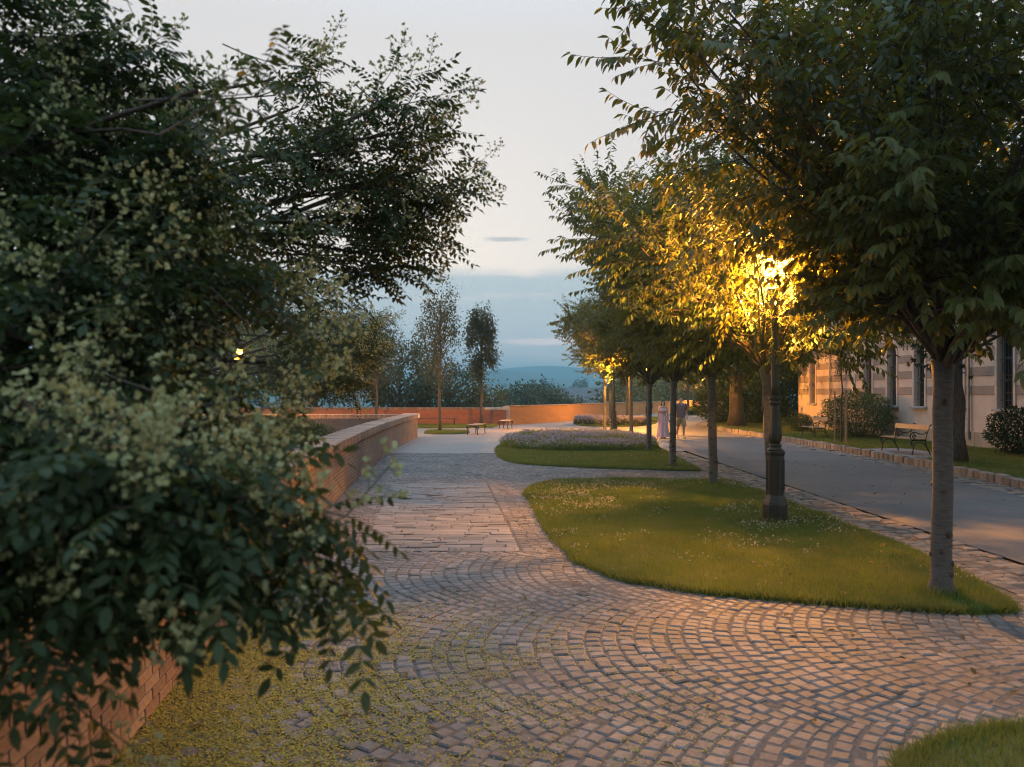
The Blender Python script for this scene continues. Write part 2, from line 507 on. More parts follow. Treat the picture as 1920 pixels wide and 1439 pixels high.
M['petal'] = leafmat('fallen_petal', (0.55, 0.45, 0.09), (0.40, 0.33, 0.07), (0.3, 0.25, 0.05), 0.15, 0.8, 0.1)
M['lilac'] = leafmat('lilac_flower', (0.60, 0.54, 0.60), (0.46, 0.40, 0.50), (0.45, 0.40, 0.45), 0.25, 0.8, 0.1)
M['yellowflower'] = leafmat('yellow_flower', (0.55, 0.42, 0.05), (0.45, 0.38, 0.05), (0.5, 0.4, 0.05), 0.25, 0.8, 0.1)
# ------------------------------------------------------------------ layout on the ground
_wy = np.array([1.0, 3.94, 5.8, 10.5, 16.4, 25.0, 34.4])
_wx = np.array([-1.72, -2.0, -2.26, -2.85, -3.45, -3.95, -4.2])
_wp = np.polyfit(_wy, _wx, 3)
def wall_x(Y):
    return np.polyval(_wp, Y)
bed1_px = [(985, 920), (992, 937), (1010, 965), (1035, 1005), (1065, 1040), (1110, 1068), (1180, 1090), (1260, 1106), (1400, 1122),
           (1550, 1134), (1700, 1146), (1850, 1152), (1912, 1149), (1865, 1118), (1736, 1048), (1623, 1002), (1494, 951), (1397, 915),
           (1375, 906), (1300, 903), (1200, 901), (1100, 902), (1020, 907)]
def ragged(poly, a=.06):
    i = np.arange(len(poly)); c = poly.mean(0); d = unit(poly - c)
    return poly + d * ((vnoise(poly[:, 0]*2.6, poly[:, 1]*2.6) - .5) * 2 * a)[:, None]
bed1 = ragged(chaikin([G(*p) for p in bed1_px], 3))
bed2 = chaikin([G(932, 838), G(931, 852), G(950, 867), G(1000, 873), G(1100, 878), G(1200, 881), G(1300, 884), G(1312, 883), G(1290, 872),
                G(1262, 856), (5.2, 28.5), (5.6, 32), (5.2, 35), (3.8, 36), (1.5, 35.4), (0.2, 33.5)], 2)
bed3 = chaikin([G(1075, 798), G(1120, 801), G(1180, 801), G(1228, 797), (10.3, 55), (12.6, 62), (10.5, 64), (6.5, 60), (4.4, 55)], 2)
bed4 = chaikin([(1.7, 1.6), (1.85, 3.6), G(1690, 1439), G(1760, 1402), G(1850, 1380), G(1930, 1372), (4.5, 4.6), (4.6, 1.6)], 2)
bedL1 = chaikin([(-4.25, 36.6), (-2.3, 36.9), (-2.0, 38.4), (-2.6, 39.8), (-4.3, 40.0)], 1)
bedL2 = chaikin([(-9, 43.2), (-2.0, 43.2), (-0.7, 45), (-1.2, 48), (-9, 48)], 1)
yellow_bed = chaikin([(15.2, 70), (18.0, 72), (20.5, 78), (19.0, 80), (16.0, 76)], 2)
ROAD_L, GUT_L = 5.75, 4.8
road_left = chaikin([(5.75, -5), (5.75, 20), (5.85, 27), (6.3, 34), (7.2, 41), (8.8, 48), (11.2, 56), (15.2, 68), (22, 88), (28, 104)], 2, False)
road_right = chaikin([(9.6, -5), (9.9, 10), (10.3, 15.7), (10.75, 19.7), (11.0, 25), (11.1, 33.6), (10.9, 39), (11.3, 45), (13.5, 53), (18, 65), (25, 84), (32, 102)], 2, False)
def road_right_x(Y):
    return np.interp(Y, road_right[:, 1], road_right[:, 0])

# ------------------------------------------------------------------ ground sheet out to the horizon
ys = np.concatenate((np.linspace(-60, 110, 40), np.geomspace(125, 3600, 46)))
xs = np.concatenate((-np.geomspace(3400, 70, 34), np.linspace(-60, 60, 30), np.geomspace(70, 3400, 34)))
XX, YY = np.meshgrid(xs, ys)
def sstep(a, lo, hi):
    t = np.clip((a - lo) / (hi - lo), 0, 1); return t*t*(3 - 2*t)
ZZ = -0.12 - 26 * sstep(YY, 112, 300) - 20 * sstep(-XX, 40, 160) * (1 - sstep(YY, 112, 300))
ZZ += (vnoise(XX/90, YY/90) - 0.5) * 9 * sstep(YY, 160, 500)
nx, ny = len(xs), len(ys)
I = np.arange(nx*ny).reshape(ny, nx)
F = np.stack((I[:-1, :-1], I[:-1, 1:], I[1:, 1:], I[1:, :-1]), -1).reshape(-1, 4)
M['valley'] = solid('valley_ground', (0.045, 0.065, 0.035), (0.07, 0.075, 0.05), 0.95, 0.02)
g = link('ground', np_mesh('ground', np.stack((XX, YY, ZZ), -1).reshape(-1, 3), F, M['valley'], True))
tag(g, kind='structure')

# hills: two ridges with their own depth
def ridge(name, Y0, depth, prof, mat):
    az = np.linspace(-1.5, 1.5, 220)
    V = []
    for j, t in enumerate((0, .25, .5, .75, 1.0, 1.25, 1.6)):
        Yr = Y0 + depth * t
        X = az * Y0
        top = prof(az * 1450 + 960) * Y0 / FPX
        h = top * math.sin(min(t, 1.0) * math.pi / 2) if t <= 1 else top * (1 - (t - 1) * 0.9)
        h = h + (vnoise(X / 60 + j*3.1, np.full_like(X, j*1.7)) - .5) * 5 * (t > 0) * (t < 1) + (-32 if t == 0 else 0)
        V.append(np.stack((X, np.full_like(X, Yr), EYE + h), -1))
    V = np.array(V); n, m = V.shape[:2]
    I = np.arange(n*m).reshape(n, m)
    F = np.stack((I[:-1, :-1], I[:-1, 1:], I[1:, 1:], I[1:, :-1]), -1).reshape(-1, 4)
    return tag(link(name, np_mesh(name, V.reshape(-1, 3), F, mat, True)), kind='structure')
M['hillwood'] = solid('hill_woods', (0.07, 0.10, 0.075), (0.10, 0.125, 0.09), 0.95, 0.03)
def prof_near(px):
    return 38 + 5*np.sin(px/130 + 1.2) + 9*np.exp(-((px-930)/90)**2) - 12*sstep(px, 1000, 1180) + 3*np.sin(px/47)
def prof_far(px):
    return 50 + 5*np.sin((px-890)/90) + 9*np.exp(-((px-1050)/75)**2) + 2*np.sin(px/37+1)
ridge('hills', 1250, 260, prof_near, M['hillwood'])
ridge('hills', 1950, 300, prof_far, M['hillwood'])

# ------------------------------------------------------------------ paving
def sheet(name, poly, z, mat, thick=0.0, kind='structure'):
    mb = MB()
    if thick: mb.prism([tuple(p) for p in poly], z - thick, z)
    else:
        mb.add([(x, y, z) for x, y in poly], [tuple(range(len(poly)))])
    me = mb.mesh(name, mat)
    bm = bmesh.new(); bm.from_mesh(me)
    bmesh.ops.triangulate(bm, faces=[f for f in bm.faces if len(f.verts) > 4])
    bm.normal_update()
    if not thick and sum(f.normal.z for f in bm.faces) < 0: bmesh.ops.reverse_faces(bm, faces=bm.faces[:])
    bm.to_mesh(me); bm.free(); me.shade_flat()
    return tag(link(name, me), kind=kind)
wl_pts = [(float(wall_x(y)) + 0.0, float(y)) for y in np.linspace(1.0, 25, 30)]
pav = sheet('sett_paving', [(-1.7, -4), (4.8, -4), (4.8, 25)] + wl_pts[::-1], -0.008, M['grout'])
far_poly = [(-4.6, 25.004), (4.8, 25.004)] + [tuple(p) for p in road_left if p[1] > 25.5] + [(26, 100), (14.7, 78.7), (7.3, 62.6), (3.8, 55), (-0.2, 48.5), (-14, 49.2), (-14, 34.5), (-4.6, 34.5)]
sheet('slab_terrace', far_poly, 0.0, M['paving_far'])
# the road with its worn asphalt
def roadmat():
    m, nt, p, out = mat_base('road_asphalt')
    n1 = noise(nt, 0.5, 5); n2 = noise(nt, 90, 3); n3 = noise(nt, 2.2, 6, rough=0.7)
    c = nmix(nt, rampf(nt, n1, 0.35, 0.65), (0.125, 0.120, 0.116), (0.088, 0.087, 0.087))
    c = nmix(nt, nmath(nt, 'MULTIPLY', rampf(nt, n3, 0.54, 0.68), 0.5), c, (0.20, 0.19, 0.175))
    n4 = noise(nt, 1.0, 7, sx=3, sy=.35, rough=.7)
    c = nmix(nt, nmath(nt, 'MULTIPLY', rampf(nt, n4, 0.56, 0.70), 0.55), c, (0.055, 0.054, 0.054))
    c = nmix(nt, nmath(nt, 'MULTIPLY', rampf(nt, n2, 0.45, 0.65), 0.4), c, (0.17, 0.165, 0.16))
    nt.links.new(c, p.inputs['Base Color']); p.inputs['Roughness'].default_value = 0.7
    bump(nt, n2, 0.35, 0.006, p)
    return m
rr_in = [(float(x) - 0.72, float(y)) for x, y in road_right]
sheet('road', [tuple(p) for p in road_left] + [tuple(p) for p in rr_in[::-1]], 0.0, roadmat())

def sett_arrays(cx, cy, ang, a, b, h, jit=0.007, inset=0.013, bevz=0.009, bottom=-0.06):
    """box setts: centre, angle, half sizes a (along) and b (across), top height"""
    N = len(cx)
    sg = np.array([(-1, -1), (1, -1), (1, 1), (-1, 1)], float)
    ca, sa = np.cos(ang), np.sin(ang)
    j = rng.uniform(-jit, jit, (N, 4, 2))
    def ring(ins, z, tilt):
        lx = sg[None, :, 0] * (a[:, None] - ins) + j[:, :, 0]
        ly = sg[None, :, 1] * (b[:, None] - ins) + j[:, :, 1]
        X = cx[:, None] + lx*ca[:, None] - ly*sa[:, None]
        Y = cy[:, None] + lx*sa[:, None] + ly*ca[:, None]
        Z = z[:, None] + tilt[:, None, 0]*lx + tilt[:, None, 1]*ly
        return np.stack((X, Y, Z), -1)
    tilt = rng.normal(0, 0.028, (N, 2))
    V = np.concatenate((ring(inset, h, tilt), ring(0, h - bevz, tilt), ring(0, np.full(N, bottom), tilt*0)), 1)
    T = [(0, 1, 2, 3)] + [(4+i, 4+(i+1) % 4, (i+1) % 4, i) for i in range(4)] + [(8+i, 8+(i+1) % 4, 4+(i+1) % 4, 4+i) for i in range(4)]
    F = (np.array(T)[None] + (np.arange(N)*12)[:, None, None]).reshape(-1, 4)
    return V.reshape(-1, 3), F
def variants(name, mat, n=8, s=0.06, **k):
    out = []
    for i in range(n):
        V, F = sett_arrays(np.zeros(1), np.zeros(1), np.zeros(1), np.full(1, s), np.full(1, s), np.zeros(1), **k)
        out.append(np_mesh(name, V, F, mat))
    return out
def lay(parent, name, stuff_name, mat, cx, cy, ang, a, b, h, keep=300, **k):
    """the nearest pieces become objects, the rest one joined part"""
    px = CXP + FPX * cx / np.maximum(cy, .1); py = HOR + FPX * (EYE - h) / np.maximum(cy, .1)
    vis = (px > 330) & (px < 1925) & (py < 1450) & (px + (py - 1180) * 0.5 > 560)
    order = np.argsort(np.where(vis, np.hypot(cx, cy), 1e6))
    keep = min(keep, int(vis.sum()))
    near, rest = order[:keep], order[keep:]
    vs_ = variants(name, mat, **k)
    for q in near:
        o = link(name, vs_[int(rng.integers(len(vs_)))], parent, (cx[q], cy[q], h[q]), (rng.normal(0, .02), rng.normal(0, .02), ang[q]),
                 (a[q]/0.06, b[q]/0.06, 1))
    if len(rest):
        V, F = sett_arrays(cx[rest], cy[rest], ang[rest], a[rest], b[rest], h[rest], **k)
        tag(link(stuff_name, np_mesh(stuff_name, V, F, mat), parent), kind='stuff')
def slab_edge(Y):
    return 0.1 - (Y - 9.4) * 0.09
SL0, SL1 = 9.35, 16.6
C = []   # centre x, y, angle, a, b
RA, PITCH, NS = 1.84, 0.128, 25
for Yc, ylo, yhi in ((0.6, -4, 9.35), (3.2, -4, 9.35), (5.8, -4, 9.35), (8.4, -4, 9.35), (17.9, SL1, 25), (20.5, SL1, 25), (23.1, SL1, 25), (25.7, SL1, 25)):
    for n in range(-72, 74):
        off = rng.uniform(0, 1)
        for k in range(-1, NS + 1):
            th = (-0.25*math.pi) + (k + off) / NS * math.pi / 2
            if abs(th) > math.pi/4: continue
            x = n * PITCH - RA * (math.cos(th) - 0.7071) + rng.normal(0, .004)
            y = Yc + RA * math.sin(th) + rng.normal(0, .004)
            if not (ylo < y < yhi): continue
            s = RA * math.pi/2 / NS * 0.5
            C.append((x, y, math.pi/2 - th + rng.normal(0, .03), s - rng.uniform(.001, .007), PITCH * 0.5 * math.cos(th) - rng.uniform(.003, .009)))
# straight strips: along the bed and along the wall
for y in np.arange(SL0, SL1, 0.125):
    for x0, x1 in ((float(wall_x(y)) + .02, float(wall_x(y)) + 0.86), (float(slab_edge(y)) + .02, 1.9)):
        x = x0
        while x < x1:
            w = rng.uniform(.11, .19)
            C.append((x + w/2, y + .0625 + rng.normal(0, .003), rng.normal(0, .025), w/2 - .007, .0625 - .007))
            x += w
C = np.array(C)
ok = (C[:, 0] > wall_x(C[:, 1]) + .03) & (C[:, 0] < GUT_L - 0.05)
def grow(poly, d):
    c = poly.mean(0); v = poly - c
    return c + v * (1 + d / np.linalg.norm(v, axis=1, keepdims=True))
for b_ in (bed1, bed2, bed4):
    ok &= ~inside(grow(b_, -0.02), C[:, 0], C[:, 1])
C = C[ok]
und = (vnoise(C[:, 0]*1.3, C[:, 1]*1.3) - .5) * .012
lay(pav, 'sett', 'setts', M['sett'], C[:, 0], C[:, 1], C[:, 2], C[:, 3], C[:, 4], rng.normal(0.0, .003, len(C)) + und)
# sandstone slabs
S = []
y = SL0
while y < SL1:
    h = rng.uniform(.15, .24)
    x = float(wall_x(y)) + 0.88 - rng.uniform(0, .3)
    x_end = float(slab_edge(y + h/2))
    while x < x_end - .05:
        w = min(rng.uniform(.24, .56), x_end - x)
        if x_end - (x + w) < .15: w = x_end - x
        x0 = max(x, float(wall_x(y)) + .88)
        if x + w - x0 > .08: S.append(((x0 + x + w)/2, y + h/2, rng.normal(0, .004), (x + w - x0)/2 - .005, h/2 - .005))
        x += w
    y += h
S = np.array(S)
lay(pav, 'slab', 'slabs', M['slab'], S[:, 0], S[:, 1], S[:, 2], S[:, 3], S[:, 4], rng.normal(0.002, .003, len(S)), jit=.003, inset=.004, bevz=.004)

# gutter strips of larger stones on both sides of the road
gut = sheet('gutter_strip', [(4.8, -4), (5.747, -4), (5.747, 25), (5.82, 27.5), (4.8, 27.5)], -0.024, M['grout'])
Q = []
y = 3.0
while y < 27.3:
    h = rng.uniform(.13, .19); x = 4.83; sk = rng.normal(0, .05)
    while x < 5.70:
        w = min(rng.uniform(.16, .34), 5.74 - x)
        if 5.74 - (x + w) < .1: w = 5.74 - x
        Q.append((x + w/2, y + h/2 + (x - 5.2)*(.25 + sk), .22 + sk, w/2 - .008, h/2 - .008)); x += w
    y += h
Q = np.array(Q)
lay(gut, 'gutter_stone', 'gutter_stones', M['gutter'], Q[:, 0], Q[:, 1], Q[:, 2], Q[:, 3], Q[:, 4], rng.normal(-.004, .008, len(Q)) - .02*np.exp(-((Q[:, 0]-5.3)/.2)**2))
gr2 = sheet('gutter_strip', [(float(x) - 0.72, float(y)) for x, y in road_right if y < 100] + [(float(x) - 0.01, float(y)) for x, y in road_right if y < 100][::-1], -0.026, M['grout'])
Q = []
y = 9.0
while y < 45.5:
    h = rng.uniform(.14, .2); x1 = float(road_right_x(y)) - .02; x = x1 - .70
    while x < x1 - .03:
        w = min(rng.uniform(.14, .28), x1 - x)
        Q.append((x + w/2, y + h/2, rng.normal(.05, .05), w/2 - .008, h/2 - .008)); x += w
    y += h
Q = np.array(Q)
lay(gr2, 'gutter_stone', 'gutter_stones', M['gutter'], Q[:, 0], Q[:, 1], Q[:, 2], Q[:, 3], Q[:, 4], rng.normal(-.002, .008, len(Q)))
# kerb: rough blocks along the lawn
LAWN_Z = 0.16
kerb = empty('kerb', (10.4, 16, 0)); tag(kerb, kind='structure')
kv = []
for i in range(6):
    mb = MB().box(-.09, .09, -.15, .15, -.1, LAWN_Z + .03, bev=.022)
    me = mb.mesh('kerb_stone', M['kerb'])
    for v in me.vertices: v.co += Vector(rng.normal(0, .008, 3))
    kv.append(me)
seg = np.cumsum(np.r_[0, np.linalg.norm(np.diff(road_right, axis=0), axis=1)])
s0 = np.interp(9.0, road_right[:, 1], seg); s1 = np.interp(62.0, road_right[:, 1], seg)
for s in np.arange(s0, s1, .315):
    x, y = np.interp(s, seg, road_right[:, 0]), np.interp(s, seg, road_right[:, 1])
    x2, y2 = np.interp(s+.1, seg, road_right[:, 0]), np.interp(s+.1, seg, road_right[:, 1])
    link('kerb_stone', kv[int(rng.integers(6))], kerb, (x + .085 - 10.4, y - 16, rng.normal(-.01, .012)),
         (rng.normal(0, .03), rng.normal(0, .03), math.atan2(y2-y, x2-x) - math.pi/2 + rng.normal(0, .03)), (1, rng.uniform(.9, 1.03), 1))
# lawns and planting beds: earth banked up above the paving
lawn_poly = [(float(x) + .15, float(y)) for x, y in road_right if y < 100] + [(40, 100), (40, -5)]
sheet('lawn', lawn_poly, LAWN_Z, M['turf'], 0.25)
for nm, b_, zz in (('lawn', bed1, .03), ('lawn', bed2, .03), ('lawn', bed3, .05), ('lawn', bed4, .03), ('lawn', bedL1, .03), ('lawn', bedL2, .03), ('flower_bed', yellow_bed, .05)):
    sheet(nm, b_, zz, M['turf'], .12)
sheet('garden_ground', [(float(wall_x(y)) - .3, float(y)) for y in np.linspace(1.0, 34.0, 20)] + [(-30, 34), (-30, -6), (-2.2, -6)], -0.05, M['earth'])
sheet('bench_pad', [(10.95, 21.2), (11.25, 20.9), (12.6, 21.3), (12.7, 24.6), (12.3, 25.0), (11.15, 24.6)], LAWN_Z + .006, M['slab'])

# ------------------------------------------------------------------ left parapet wall
def walls_strip(pts, z0, z1, thick, mat, name, parent, side=-1):
    """extruded wall along pts, thickness to the left (side -1) of travel; UV in metres"""
    pts = np.asarray(pts, float); n = len(pts)
    t = unit(np.gradient(pts, axis=0)); nrm = np.stack((-t[:, 1], t[:, 0]), -1) * (-side)
    s = np.cumsum(np.r_[0, np.linalg.norm(np.diff(pts, axis=0), axis=1)])
    back = pts + nrm * thick
    V, UV, F = [], [], []
    for P_, off in ((pts, 0), (back, 37.0)):
        for z in (z0, z1):
            V += [(x, y, z) for x, y in P_]; UV += [(a + off, z) for a in s]
    for z, off in ((z1, 0), ):
        V += [(x, y, z) for x, y in pts]; UV += [(a, 5.0) for a in s]
        V += [(x, y, z) for x, y in back]; UV += [(a, 5.0 + thick) for a in s]
    for i in range(n - 1):
        F += [(i, i+1, n+i+1, n+i), (2*n+i+1, 2*n+i, 3*n+i, 3*n+i+1), (4*n+i, 4*n+i+1, 5*n+i+1, 5*n+i)]
    o = len(V)
    for i in (0, n-1):
        V += [(*pts[i], z0), (*back[i], z0), (*back[i], z1), (*pts[i], z1)]; UV += [(0, z0), (thick, z0), (thick, z1), (0, z1)]
    F += [(o, o+1, o+2, o+3), (o+5, o+4, o+7, o+6)]
    return link(name, np_mesh(name, np.array(V), np.array(F), mat, False, np.array(UV)), parent)
BRICK_Y = 9.0
wbase = (float(wall_x(5.0)), 5.0, 0)
wroot = empty('parapet_wall', wbase)
tag(wroot, 'low curved brick parapet wall with brick-on-edge coping, left of the paved walk', 'wall', kind='thing')
def loc(p, b): return [(q[0]-b[0], q[1]-b[1]) for q in p]
ya = np.linspace(1.0, BRICK_Y, 16); yb = np.linspace(BRICK_Y, 34.3, 50)
walls_strip(loc([(wall_x(y) - .012, y) for y in ya], wbase), -.1, .85, .44, M['mortar'], 'wall_core', wroot)
walls_strip(loc([(wall_x(y), y) for y in yb], wbase), -.1, .85, .45, M['brickwall'], 'wall_face', wroot)
bk = []
for i in range(5):
    me = MB().box(-.03, .008, -.1205, .1205, -.0325, .0325, bev=.004).mesh('brick', M['brick'])
    for v in me.vertices: v.co += Vector(rng.normal(0, .0015, 3))
    bk.append(me)
for c in range(11):
    z = .0375 + c * .0755
    for y in np.arange(2.6 + (c % 2)*.125, BRICK_Y - .1, .2505):
        sl = (wall_x(y+.1) - wall_x(y-.1)) / .2
        link('brick', bk[int(rng.integers(5))], wroot, (float(wall_x(y)) - wbase[0] - .008, y - wbase[1], z), (0, 0, -math.atan(sl)), (1, .97, .97))
cv = []
for i in range(6):
    me = MB().box(-.54, .07, -.054, .054, .855, 1.035, bev=.010).mesh('coping_brick', M['coping'])
    for v in me.vertices: v.co += Vector(rng.normal(0, .004, 3))
    cv.append(me)
for y in np.arange(1.1, 33.75, .1165):
    sl = (wall_x(y+.1) - wall_x(y-.1)) / .2
    link('coping_brick', cv[int(rng.integers(6))], wroot, (float(wall_x(y)) - wbase[0], y - wbase[1], rng.normal(0, .004)), (0, 0, -math.atan(sl) + rng.normal(0, .006)))
MB().box(-.62, .09, -.30, .30, .852, 1.05, bev=.012).build('corner_stone', M['whitestone'], wroot, (float(wall_x(34.1)) - wbase[0], 34.08 - wbase[1], 0))
# return wall
rb = (-9, 34.1, 0)
rroot = empty('parapet_wall', rb)
tag(rroot, 'grey return wall running left behind the corner of the low curved parapet', 'wall', kind='thing')
M['greybrick'] = brickmat('grey_brick_wall', (0.13, 0.115, 0.115), (0.095, 0.085, 0.09), (0.08, 0.075, 0.075))
walls_strip(loc([(x, 33.85) for x in np.linspace(-15, -4.72, 12)], rb), -.1, .85, .45, M['greybrick'], 'wall_face', rroot, side=1)
me = MB().box(-.054, .054, -.32, .32, .855, 1.03, bev=.010).mesh('coping_brick', M['coping'])
for x in np.arange(-14.9, -4.85, .1165):
    link('coping_brick', me, rroot, (x - rb[0], 34.07 - rb[1], rng.normal(0, .003)))

# ------------------------------------------------------------------ far walls
fb = (-6, 49, 0)
froot = empty('brick_wall', fb)
tag(froot, 'straight red brick wall at the far end of the terrace, behind the slim trees', 'wall', kind='thing')
walls_strip(loc([(x, 48.6) for x in np.linspace(-22, -0.35, 24)], fb), -.1, .94, .4, M['redbrick'], 'wall_face', froot, side=1)
me = MB().box(-.06, .06, -.28, .28, .943, 1.08, bev=.01).mesh('coping_brick', M['brick'])
for x in np.arange(-21.9, -1.75, .127):
    link('coping_brick', me, froot, (x - fb[0], 48.8 - fb[1], rng.normal(0, .003)))
MB().box(-.7, .66, -.27, .27, .943, 1.075, bev=.01).build('coping_stone', M['whitestone'], froot, (-1.03 - fb[0], 48.8 - fb[1], 0))
cb = (7.3, 62.6, 0)
croot = empty('brick_wall', cb)
tag(croot, 'long orange lit brick wall curving away to the right at the terrace edge', 'wall', kind='thing')
cpts = chaikin([(-0.32, 48.5), (1.6, 51), (3.9, 55.2), (7.4, 62.8), (14.8, 79), (27, 98), (40, 112)], 3, False)
walls_strip(loc(cpts, cb), -.1, 1.13, .4, M['yellowbrick'], 'wall_face', croot, side=-1)
sg2 = np.cumsum(np.r_[0, np.linalg.norm(np.diff(cpts, axis=0), axis=1)])
MB().box(-.2, .2, -.2, .3, -.1, 1.16, bev=.01).build('corner_stone', M['whitestone'], croot, (-.36 - cb[0], 48.62 - cb[1], 0))
me = MB().box(-.24, .24, -.19, .19, 1.133, 1.20, bev=.01).mesh('coping_stone', M['coping'])
for s in np.arange(.5, sg2[-1], .39):
    x, y = np.interp(s, sg2, cpts[:, 0]), np.interp(s, sg2, cpts[:, 1])
    x2, y2 = np.interp(s+.2, sg2, cpts[:, 0]), np.interp(s+.2, sg2, cpts[:, 1])
    a = math.atan2(y2-y, x2-x)
    link('coping_stone', me, croot, (x - .2*math.sin(a) - cb[0], y + .2*math.cos(a) - cb[1], 0), (0, 0, a - math.pi/2))
# ------------------------------------------------------------------ building
BX = 15.3
B0, B1, BH = 10.0, 41.3, 7.6
bbase = (BX, 26, LAWN_Z)
bld = empty('building', bbase)
tag(bld, 'long pinkish stucco building with dark horizontal bands and tall arched grilled windows', 'building', kind='thing')
GZ = LAWN_Z
WINS = [(39.3, .72), (33.2, .74), (31.1, .74), (29.0, .74), (26.55, .74), (23.95, .78), (21.4, .78), (18.6, .78), (15.6, .78)]
SILL, SPRING = 1.45, 3.56
def bl(o): return (0 - bbase[0], 0 - bbase[1], 0 - bbase[2])
BOFF = (-bbase[0], -bbase[1], -bbase[2])
def arch(c, w, n=10):
    return [(c + w/2*math.cos(a), SPRING + w/2*math.sin(a)) for a in np.linspace(0, math.pi, n+1)]
mb = MB()
edges = [B0]
wins = sorted(WINS)
for c, w in wins: edges += [c - w/2, c + w/2]
edges.append(B1)
for i in range(0, len(edges), 2):
    mb.add([(BX, edges[i], 0), (BX, edges[i+1], 0), (BX, edges[i+1], BH), (BX, edges[i], BH)], [(3, 2, 1, 0)])
for c, w in wins:
    mb.add([(BX, c-w/2, 0), (BX, c+w/2, 0), (BX, c+w/2, SILL), (BX, c-w/2, SILL)], [(3, 2, 1, 0)])
    a = arch(c, w)
    for (y0, z0), (y1, z1) in zip(a[:-1], a[1:]):
        mb.add([(BX, y0, z0), (BX, y1, z1), (BX, y1, BH), (BX, y0, BH)], [(0, 1, 2, 3)])
    o = [(c+w/2, SILL)] + a + [(c-w/2, SILL)]
    for (y0, z0), (y1, z1) in zip(o, o[1:] + o[:1]):
        mb.add([(BX, y0, z0), (BX, y1, z1), (BX+.26, y1, z1), (BX+.26, y0, z0)], [(3, 2, 1, 0)])
mb.add([(BX, B1, 0), (BX+12, B1, 0), (BX+12, B1, BH), (BX, B1, BH)], [(3, 2, 1, 0)])
mb.add([(BX, B0, 0), (BX+12, B0, 0), (BX+12, B0, BH), (BX, B0, BH)], [(0, 1, 2, 3)])
mb.build('wall', M['stucco'], bld, BOFF)
# dark stucco bands between the windows, and along the end wall
for k in range(5):
    zc = 2.04 + .616*k
    if zc > 4.3: break
    for i in range(0, len(edges), 2):
        y0, y1 = edges[i], edges[i+1]
        a = .13 if i > 0 else 0; b = .13 if i < len(edges) - 2 else -.02
        if y1 - b - y0 - a < .1: continue
        MB().box(BX - .022, BX + .01, y0 + a, y1 - b, zc - .15, zc + .15, bev=.006).build('stucco_band', M['stucco_dark'], bld, BOFF)
    MB().box(BX - .018, BX + 12, B1 - .01, B1 + .022, zc - .149, zc + .149).build('stucco_band', M['stucco_dark'], bld, BOFF)
for z0, z1, pr in ((4.42, 4.50, .05), (4.50, 4.60, .10), (4.60, 4.70, .16)):
    MB().box(BX - pr, BX + .02, B0 - .05, B1 + pr, z0 + .001, z1 - .001, bev=.008).build('cornice', M['stucco'], bld, BOFF)
for y in np.arange(B0, B1 - .05, .62):
    MB().box(BX - .05, BX + .02, y, min(y + .612, B1 + .045), 0, .66, bev=.008).build('plinth_stone', M['plinth'], bld, BOFF)
MB().box(BX - .35, BX + 12.3, B0 - .3, B1 + .3, BH, BH + .18).build('eaves', M['stucco'], bld, BOFF)
MB().add([(BX-.35, B0-.3, BH+.18), (BX-.35, B1+.3, BH+.18), (BX+12.3, B1+.3, BH+.18), (BX+12.3, B0-.3, BH+.18), (BX+6, B0+4, BH+3), (BX+6, B1-4, BH+3)],
         [(0, 4, 5, 1), (1, 5, 2), (2, 5, 4, 3), (3, 4, 0)]).build('roof', M['roof'], bld, BOFF)
for c, w in wins:
    a = arch(c, w)
    o = [(c-w/2, SILL)] + a[::-1] + [(c+w/2, SILL)]
    fr = MB()
    # surround moulding standing proud of the wall
    inn = [(c-w/2-.005, SILL+.002)] + [(c + (w/2+.005)*math.cos(t), SPRING + (w/2+.005)*math.sin(t)) for t in np.linspace(math.pi, 0, 11)] + [(c+w/2+.005, SILL+.002)]
    outp = [(c-w/2-.11, SILL+.002)] + [(c + (w/2+.11)*math.cos(t), SPRING + (w/2+.11)*math.sin(t)) for t in np.linspace(math.pi, 0, 11)] + [(c+w/2+.11, SILL+.002)]
    n = len(inn)
    sm = MB()
    V = [(BX-.045, y, z) for y, z in inn] + [(BX-.045, y, z) for y, z in outp] + [(BX+.01, y, z) for y, z in inn] + [(BX+.01, y, z) for y, z in outp]
    F = []
    for i in range(n-1):
        F += [(i, i+1, n+i+1, n+i), (2*n+i, 2*n+i+1, i+1, i), (n+i, n+i+1, 3*n+i+1, 3*n+i)]
    sm.add(V, F)
    win = sm.build('window', M['stucco'], bld, BOFF)
    pane = MB().add([(BX+.23, y, z) for y, z in o], [tuple(range(len(o)))])
    pane.build('pane', M['glass'], win)
    pts = [(BX+.215, y, z) for y, z in o]
    fr.tube(pts, .03, 4); fr.box(BX+.19, BX+.228, c-.022, c+.022, SILL, SPRING + w/2 - .02)
    for z in (1.95, 2.5, 3.05, 3.56): fr.box(BX+.192, BX+.226, c-w/2, c+w/2, z-.018, z+.018)
    fr.build('frame', M['winframe'], win)
    gr = MB()
    for q in np.linspace(-w/2+.08, w/2-.08, 5):
        zt = SPRING + math.sqrt(max((w/2)**2 - q*q, 0)) - .01
        gr.tube([(BX+.08, c+q, SILL+.02), (BX+.08, c+q, zt)], .009, 4)
    for z in (1.72, 2.35, 3.0, 3.5): gr.tube([(BX+.075, c-w/2, z), (BX+.075, c+w/2, z)], .010, 4)
    for s in (-1, 1):
        gr.tube([(BX+.055, c + s*.30*math.sin(t)*(1-.2*t), 2.25 + .36*t) for t in np.linspace(0, 2.2, 12)], .011, 4)
    gr.build('grille', M['grille'], win)
    MB().box(BX-.14, BX+.2, c-w/2-.14, c+w/2+.14, SILL-.08, SILL-.002, bev=.008).build('sill', M['sill'], win)
